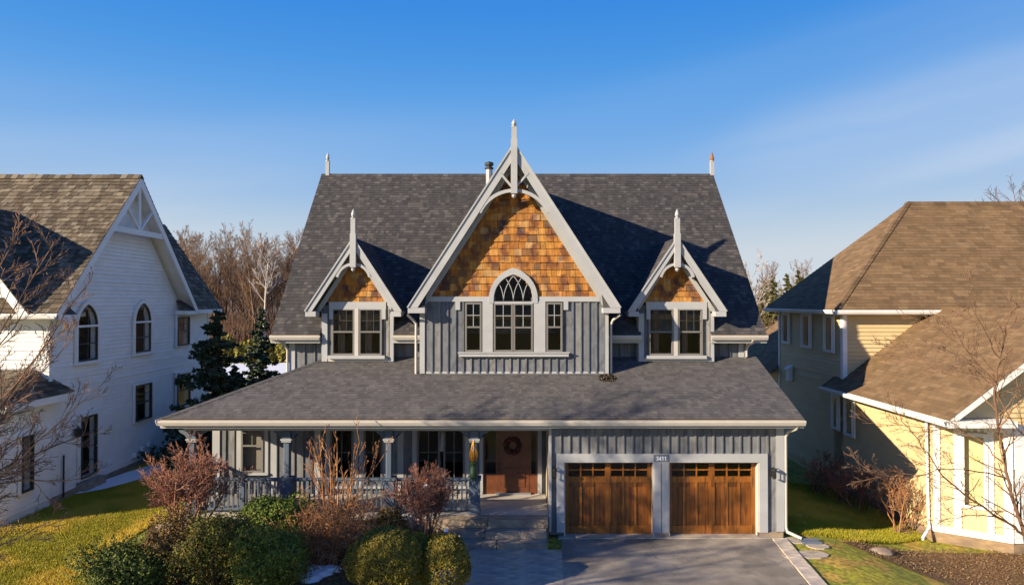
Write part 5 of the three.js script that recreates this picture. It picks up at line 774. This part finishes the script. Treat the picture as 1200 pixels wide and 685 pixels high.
// conifers behind
function conifer(label, base, h, rad, seed, tone, group) {
  const t = thing('spruce', label, 'tree', base, group), R = rng(seed), g = new G(), tr = new G(); tr.col = [0.1, 0.07, 0.05]; tr.tube([V(0, -0.1, 0), V(0, h * 0.5, 0), V(0, h, 0)], [h * 0.018, h * 0.011, 0.01], 6); const br = new G();
  for (let y = h * 0.03; y < h * 0.98; y += h * 0.021) { const rr = rad * (1 - y / h) ** 0.85 + 0.08, k = Math.max(2, Math.round(5 * (1 - y / h * 0.5))); for (let i = 0; i < k; i++) { const a = R() * 6.283, L = rr * (0.45 + 0.75 * R()), d = V(Math.cos(a), 0, Math.sin(a)), p0 = V(0, y + (R() - 0.5) * 0.2, 0), p1 = p0.clone().addScaledVector(d, L * 0.55).add(V(0, -0.16 * L, 0)), p2 = p0.clone().addScaledVector(d, L).add(V(0, (-0.2 + 0.22 * R()) * L, 0)); tr.col = [0.08, 0.055, 0.04]; tr.tube([p0, p1, p2], [0.025, 0.015, 0.006], 3); const nn = Math.round(20 + 48 * L); leafy(R, g, nn, (R) => { const s = 0.15 + 0.85 * R(), q = s < 0.55 ? p0.clone().lerp(p1, s / 0.55) : p1.clone().lerp(p2, (s - 0.55) / 0.45); return [q.add(V((R() - 0.5) * 0.5 * L * (1.1 - s) + 0, -R() * 0.12 * L, (R() - 0.5) * 0.5 * L * (1.1 - s))), V(0, 1, 0)]; }, 0.13 + 0.012 * h, tone); } }
  part('trunk', tr, M2.bark, t); bulk('crown', g, M2.leaf, t); return t;
}
const spruceTone = toneFrom([[0.05, 0.08, 0.04], [0.08, 0.115, 0.05], [0.034, 0.056, 0.034]], 0.25), pineTone = toneFrom([[0.1, 0.1, 0.02], [0.14, 0.13, 0.025], [0.07, 0.075, 0.02]], 0.25);
conifer('broad dark spruce beside the rear corner of the white house', V(X(254, 27), 0.2, Z(27)), 5.9, 2.45, 401, spruceTone);
conifer('narrow dark spruce behind the porch roof and the broad spruce', V(X(306, 36), 0, Z(36)), 6.1, 1.5, 402, spruceTone);
for (const [u, k] of [[262, 1.0], [278, 0.82], [295, 1.05], [312, 0.9], [330, 1.0]]) evergreen('far_shrub', 'yellow green rounded shrub at the edge of the far snowy field', V(X(u, 70), 0, Z(70)), 1.5 * k, 2.5 * k, 1.3, { count: 2600, size: 0.34, lumps: 6, rough: 0.3, tone: toneFrom([[0.2, 0.17, 0.02], [0.27, 0.22, 0.025], [0.13, 0.12, 0.02]], 0.2) }, 600 + u, 'shrubs at the edge of the far field');
conifer('short spruce tucked behind the left end of the porch roof', V(X(275, 30), 0, Z(30)), 3.6, 1.3, 403, spruceTone);
// the far wood: a few grown trees, then copies
const copyOf = (o, p, s, turn, label) => { const c = o.clone(); c.name = numbered(o.name.replace(/_\d{3}$/, '')); c.position.copy(p); c.scale.setScalar(s); c.rotation.y = turn; c.userData = { ...o.userData }; if (label) c.userData.label = label; scene.add(c); return c; };
{
  const R = rng(501), woodTone = barkTone([[0.19, 0.115, 0.07], [0.25, 0.155, 0.095], [0.14, 0.085, 0.055], [0.3, 0.19, 0.12]]), lab = 'leafless brown tree of the far wood behind the houses', grp = 'bare trees of the far wood';
  const protos = [0, 1, 2, 3].map((i) => bareTree('wood_tree', lab, V(X(228 + i * 34, 104 + i * 5), 0, Z(104 + i * 5)), 15.5, { r: 0.17, n: [18, 9, 6], lr: [0.32, 0.44, 0.48], ang: [0.62, 0.6, 0.6], up: [0.05, 0.14, 0.08], from: [0.22, 0.2], wander: 0.07, rmin: 0.017, taper: 0.18, tones: woodTone, seg: [7, 4, 2, 2] }, 510 + i, grp));
  for (let i = 0; i < 56; i++) { const d = 98 + R() * R() * 90, u = 208 + (i + R()) / 56 * 148; copyOf(protos[i % 4], V(X(u, d), 0, Z(d)), 0.7 + 0.33 * R(), R() * 6.28); }
  for (let i = 0; i < 16; i++) { const d = 75 + R() * 45, u = 862 + (i + R()) / 16 * 96; copyOf(protos[i % 4], V(X(u, d), 0, Z(d)), 0.42 + 0.26 * R(), R() * 6.28); }
  const birch = bareTree('birch_tree', 'pale barked birch in the far wood on the left', V(X(309, 92), 0, Z(92)), 13.2, { r: 0.2, n: [13, 7, 5], lr: [0.34, 0.42, 0.45], ang: [0.7, 0.6], up: [0.05, 0.08, 0.03], from: [0.45, 0.2], wander: 0.1, rmin: 0.022, taper: 0.2, tones: barkTone([[0.5, 0.44, 0.4], [0.4, 0.35, 0.31], [0.58, 0.52, 0.48]]), seg: [7, 4, 2, 2] }, 520);
  copyOf(birch, V(X(890, 62), 0, Z(62)), 0.72, 2.2, 'pale barked birch above the dark pines beside the grey roof edge');
  const pine = conifer('olive green pine between the bare trees behind the yellow house', V(X(906, 78), 0, Z(78)), 9.3, 2.7, 404, pineTone, 'pines behind the yellow house');
  for (const [u, d, s] of [[922, 82, 1.04], [936, 80, 1.08], [896, 85, 0.95], [950, 90, 1.05]]) copyOf(pine, V(X(u, d), 0, Z(d)), s, u);
  // brushwood along the foot of the wood
  const bg = new G(); for (let i = 0; i < 5200; i++) { const left = R() < 0.65, d = left ? 96 + R() * 44 : 60 + R() * 40, u = left ? 205 + R() * 150 : 862 + R() * 100, p = V(X(u, d), 0, Z(d)), h = 1.2 + R() * 3.6; bg.col = woodTone(R); bg.tube([p, p.clone().add(V((R() - 0.5) * 0.8, h * 0.6, (R() - 0.5) * 0.5)), p.clone().add(V((R() - 0.5) * 2.2, h, (R() - 0.5) * 1.2))], [0.05, 0.035, 0.015], 3); }
  const b = bulk('brushwood', bg, M2.bark, scene); b.userData.label = 'brown brushwood along the foot of the far wood'; b.userData.category = 'brushwood';
  bareTree('bare_tree', 'dark bare tree rising behind the yellow house roof', V(X(1184, 42), 0, Z(42)), 11.6, { r: 0.26, n: [18, 9, 6], lr: [0.46, 0.44, 0.45], ang: [0.95, 0.65], up: [0.04, 0.05, 0.03], from: [0.55, 0.2], wander: 0.1, rmin: 0.012, taper: 0.25, tones: barkTone([[0.12, 0.09, 0.08], [0.16, 0.12, 0.1]]), seg: [7, 5, 3, 2] }, 530);
}
// ---------------------------------------------------------------- beds, snow, stones, grass
patch('planting_bed', [[-9.6, 0.2], [-9.9, 1.0], [-9.0, 2.0], [-8.0, 4.6], [-2.2, 5.0], [-2.2, 0.9], [-1.9, -0.1], [-9.2, -0.1]], M.mulch, 0.014);
patch('mulch_bed', [[8.9, 0.1], [9.6, 1.2], [10.6, 2.2], [13, 3.2], [18, 3.6], [18, -0.2], [13.6, -0.2], [12.2, -1.3], [10.3, -0.7]], M.mulch, 0.014);
{ const w = ([u, v]) => { const d = (CAM_Y - 0.2) * FOC / (v - V0); return [X(u, d), Z(d)]; }; struct('snow_strip', patch('', [[88, 581], [122, 575], [152, 567], [190, 556], [190, 543], [150, 555], [115, 567]].map(w), M.snow, 0.1, 0.3, true), M.snow); }
{ const g = new G(), R = rng(71); for (const [u, d, rx, rz] of [[366, 15.7, 0.45, 0.5], [385, 15.9, 0.3, 0.2], [350, 16.2, 0.3, 0.35]]) { const c = onGround(u, d), n = 14, ring = []; for (let i = 0; i < n; i++) { const a = i / n * 6.28, k = 0.7 + 0.5 * R(); ring.push(V(c.x + Math.cos(a) * rx * k, c.y + 0.02, c.z + Math.sin(a) * rz * k)); } const top = ring.map((p) => p.clone().lerp(c, 0.3).setY(c.y + 0.09 + R() * 0.02)), m = c.clone().setY(c.y + 0.11); for (let i = 0; i < n; i++) { const j = (i + 1) % n; g.poly([m, top[i], top[j]], V(0, 1, 0)).poly([top[i], ring[i], ring[j], top[j]], V(0, 1, 0)); } } struct('snow_patch', g, M.snow); }
struct('snow_field', (() => { const g = new G(), o = [[-30, -38], [-24, -36], [-17, -37], [-17, -46], [-22, -50], [-29, -49]]; g.poly(o.map(([x, z]) => V(x, 0.24, z)), V(0, 1, 0)); return g; })(), M.snow);
struct('wood_floor', new G().poly([V(-700, 0.215, -53), V(-60, 0.215, -51), V(-1.3, 0.215, -51), V(-1.3, 0.215, -1300), V(-700, 0.215, -1300)], V(0, 1, 0)).poly([V(-1.3, 0.215, -51), V(9, 0.02, -46), V(90, 0.02, -46), V(700, 0.02, -60), V(700, 0.02, -1300), V(-1.3, 0.215, -1300)], V(0, 1, 0)), M.mulch);
{ const R = rng(81); for (const [u, v, w, l] of [[928, 648, 0.6, 0.3], [952, 646, 0.85, 0.4], [934, 630, 0.75, 0.34], [935, 618, 0.75, 0.34], [930, 608, 0.7, 0.34], [926, 600, 0.65, 0.34], [958, 636, 0.6, 0.3]]) { const d = (CAM_Y - 0.05) * FOC / (v - V0), c = onGround(u, d), o = thing('stepping_stone', 'flat grey stepping stone in the grass beside the garage', 'stone', c, 'stepping stones beside the garage'), pts = []; for (let i = 0; i < 9; i++) { const a = i / 9 * 6.283, k = 0.85 + 0.3 * R(); pts.push([Math.cos(a) * w / 2 * k, Math.sin(a) * l / 1.4 * k]); } part('stone', new G().prismY(pts, -0.05, 0.03), M.concrete, o); }
  for (const [u, v, s] of [[197, 602, 0.42], [207, 599, 0.3], [228, 606, 0.4], [1030, 600, 0.4]]) { const d = (CAM_Y - 0.4) * FOC / (v - V0), c = onGround(u, Math.min(d, 18.4)), o = thing('bed_stone', u > 900 ? 'pale boulder under the bare bushes by the yellow house' : 'pale rounded boulder at the left corner of the porch bed', 'stone', c, u > 900 ? undefined : 'boulders at the porch corner'); const sg = new THREE.IcosahedronGeometry(s * 0.6, 2), p = sg.attributes.position; for (let i = 0; i < p.count; i++) { const x = p.getX(i), y = p.getY(i), z = p.getZ(i), k = 0.8 + 0.4 * fbm(x * 4 + 9 + u, y * 4 + z * 3 + 9, 512, 3, 5); p.setXYZ(i, x * k * 1.3, Math.max(-0.05, y * k * 0.55), z * k); } sg.computeVertexNormals(); part('stone', sg, M.stone, o); } }
{ // grass of the lawns, blade by blade
  const blade = new G(); for (let k = 0; k < 6; k++) { const a = k * 1.05, l = 0.05 + (k % 3) * 0.022, w = 0.0075, c = V(Math.cos(a), 0, Math.sin(a)), s = V(-c.z, 0, c.x), b = c.clone().multiplyScalar(0.015); blade.poly([b.clone().addScaledVector(s, -w), b.clone().addScaledVector(s, w), b.clone().addScaledVector(c, 0.035).setY(l)], c); }
  const R = rng(91), areas = [[-18, -7.3, -9, 4.8, 120000], [7.3, 12, -7, 5, 48000]], n = areas.reduce((s, q) => s + q[4], 0), im = new THREE.InstancedMesh(blade.geo(), mat(1, 1, 1, { rough: 0.8 }), n), mt = new THREE.Matrix4(), cc = new THREE.Color(); let k = 0;
  const bed = (x, z) => (x > -9.7 && z > -0.2 && z < 5 && x > -9.9 + Math.max(0, z - 1) * 0.5) || (x > 8.9 && z > 0.2 - (x - 8.6) * 0.45 && z < 0.6 + (x - 8.6) * 0.62) || (x < 7.75 - Math.max(0, z) * 0.06 && x > 0 && z > -0.2);
  for (const [x0, x1, z0, z1, c] of areas) for (let i = 0; i < c; i++) { let x, z; do { x = mix(x0, x1, R()); z = mix(z0, z1, R()); } while (bed(x, z) || (x < -13.9 && z < 0.1)); const f = fbm(x * 0.8 + 60, z * 0.8 + 60, 4096, 4, 93), q = R(); mt.makeRotationY(R() * 6.28).scale(V(1, 0.7 + 0.7 * R(), 1)).setPosition(x, ground(x, z), z); im.setMatrixAt(k, mt); const s = smooth(0.42, 0.62, f) * 0.8 + q * 0.25; cc.setRGB(mix(0.36, 0.68, s), mix(0.34, 0.5, s), mix(0.014, 0.06, s)); im.setColorAt(k++, cc); }
  im.name = 'grass'; im.userData = { kind: 'stuff', label: 'short winter lawn grass around the houses', category: 'grass' }; im.castShadow = im.receiveShadow = true; scene.add(im);
  // dead leaves and chips on the beds
  const lf = new G(); leafy(rng(95), lf, 14000, (R) => { const right = R() < 0.5, x = right ? mix(9.2, 16, R()) : mix(-9.5, -2.2, R()), z = right ? mix(-0.4, 3.2, R()) : mix(0, 4.6, R()); return bed(x, z) && x < 8 ? [V(x, ground(x, z) + 0.02 + R() * 0.02, z), V(0, 1, 0)] : right && z < 0.5 + (x - 8.6) * 0.6 && z > 0.1 - (x - 8.6) * 0.3 ? [V(x, ground(x, z) + 0.02 + R() * 0.02, z), V(0, 1, 0)] : [V(-5, ground(-5, 2) + 0.02, 2), V(0, 1, 0)]; }, 0.045, toneFrom([[0.2, 0.12, 0.05], [0.24, 0.15, 0.07], [0.15, 0.09, 0.04]]));
  const lo = bulk('leaf_litter', lf, M2.leaf, scene); lo.userData.label = 'dry brown leaf litter on the planting beds'; lo.userData.category = 'leaves';
}
// ---------------------------------------------------------------- small things
{
  const wr = thing('door_wreath', 'dark red round wreath hanging on the front door', 'wreath', V(X(601, 20.8), 2.05, zB + 0.07)), R = rng(111); part('hoop', new G().add(new THREE.TorusGeometry(0.2, 0.035, 6, 24)), mat(0.06, 0.03, 0.02), wr);
  bulk('leaves', leafy(R, new G(), 700, (R) => { const a = R() * 6.283, b = R() * 6.283, n = V(Math.cos(a) * Math.cos(b), Math.sin(a) * Math.cos(b), Math.sin(b)); return [V(Math.cos(a) * 0.2, Math.sin(a) * 0.2, 0).addScaledVector(n, 0.075), n]; }, 0.06, toneFrom([[0.14, 0.02, 0.02], [0.2, 0.035, 0.03], [0.05, 0.04, 0.02]])), M2.leaf, wr);
  const x = X(555, 18.7), or = thing('garden_ornament', 'gold teardrop ornament on a green vase by the porch post', 'ornament', V(x, 1.56, 0.08)); 
  part('vase', new G().lathe([[0.06, 0], [0.09, 0.02], [0.1, 0.2], [0.085, 0.38], [0.11, 0.46], [0.11, 0.48], [0.02, 0.48]], V(0, 0, 0), 14), mat(0.012, 0.05, 0.022, { rough: 0.5 }), or);
  const gold = mat(0.5, 0.25, 0.04, { metal: 0.6, rough: 0.35 }), tp = [[0.02, 0.48], [0.09, 0.56], [0.11, 0.66], [0.085, 0.8], [0.04, 0.94], [0.006, 1.08]]; for (let k = 0; k < 8; k++) { const a = k / 8 * 6.283; part('rib', new G().tube(tp.map(([r, y]) => V(r * Math.cos(a), y, r * Math.sin(a))), 0.014, 5), gold, or); }
  part('core', new G().lathe([[0.015, 0.5], [0.06, 0.6], [0.06, 0.72], [0.01, 0.86]], V(0, 0, 0), 10), mat(0.45, 0.2, 0.02, { rough: 0.4 }), or);
  const sl = thing('solar_light', 'purple tulip shaped solar stake light beside the steps', 'garden light', onGround(523, 16.9)); part('stake', new G().tube([V(0, -0.05, 0), V(0, 0.5, 0)], 0.012, 6), M.metal, sl); part('shade', new G().lathe([[0.015, 0.5], [0.06, 0.56], [0.075, 0.68], [0.06, 0.8], [0.03, 0.84]], V(0, 0, 0), 12), mat(0.16, 0.12, 0.5, { rough: 0.3 }), sl); part('cap', new G().lathe([[0.06, 0.8], [0.03, 0.86], [0.005, 0.87]], V(0, 0, 0), 12), M.white, sl);
  const fd = thing('bird_ornament', 'small orange and white bird ornament on a stake in the bare shrub', 'ornament', onGround(500, 17.3)); part('stake', new G().tube([V(0, -0.05, 0), V(0, 1.62, 0)], 0.01, 6), M.black, fd); part('body', new G().lathe([[0.005, 1.56], [0.07, 1.62], [0.085, 1.7], [0.05, 1.78], [0.03, 1.8]], V(0, 0, 0), 10), M.white, fd); part('head', new G().lathe([[0.02, 1.77], [0.055, 1.81], [0.05, 1.86], [0.005, 1.9]], V(0.03, 0, 0), 10), mat(0.6, 0.16, 0.03), fd); part('wing', new G().prism([[0.02, 1.64], [0.1, 1.68], [0.09, 1.76], [0.02, 1.74]], 0.06, 0.085), mat(0.6, 0.16, 0.03), fd);
  const sb = thing('splash_block', 'grey splash block under the garage corner downspout', 'splash block', V(7.85, ground(7.85, 0.45), 0.45)); part('tray', new G().box(-0.2, 0.3, 0, 0.05, -0.14, 0.14).box(-0.2, 0.3, 0.05, 0.09, -0.14, -0.11).box(-0.2, 0.3, 0.05, 0.09, 0.11, 0.14), mat(0.12, 0.15, 0.2), sb);
}
{ // leaves caught where the bay corner meets the porch roof
  const lc = thing('leaf_clump', 'dark clump of fallen leaves on the porch roof beside the bay', 'leaves', V(X(711, 20.6), porchY(Z(20.6)) + 0.02, Z(20.6)));
  bulk('leaves', leafy(rng(121), new G(), 300, (R) => { const a = R() * 6.283, q = Math.sqrt(R()), x = Math.cos(a) * q * 0.27, z = Math.sin(a) * q * 0.25; return [V(x, -z * pS + R() * 0.09 * (1 - q), z), V(0, 1, 0)]; }, 0.07, toneFrom([[0.06, 0.04, 0.025], [0.09, 0.06, 0.035]])), M2.leaf, lc);
}
renderer.render(scene, camera);
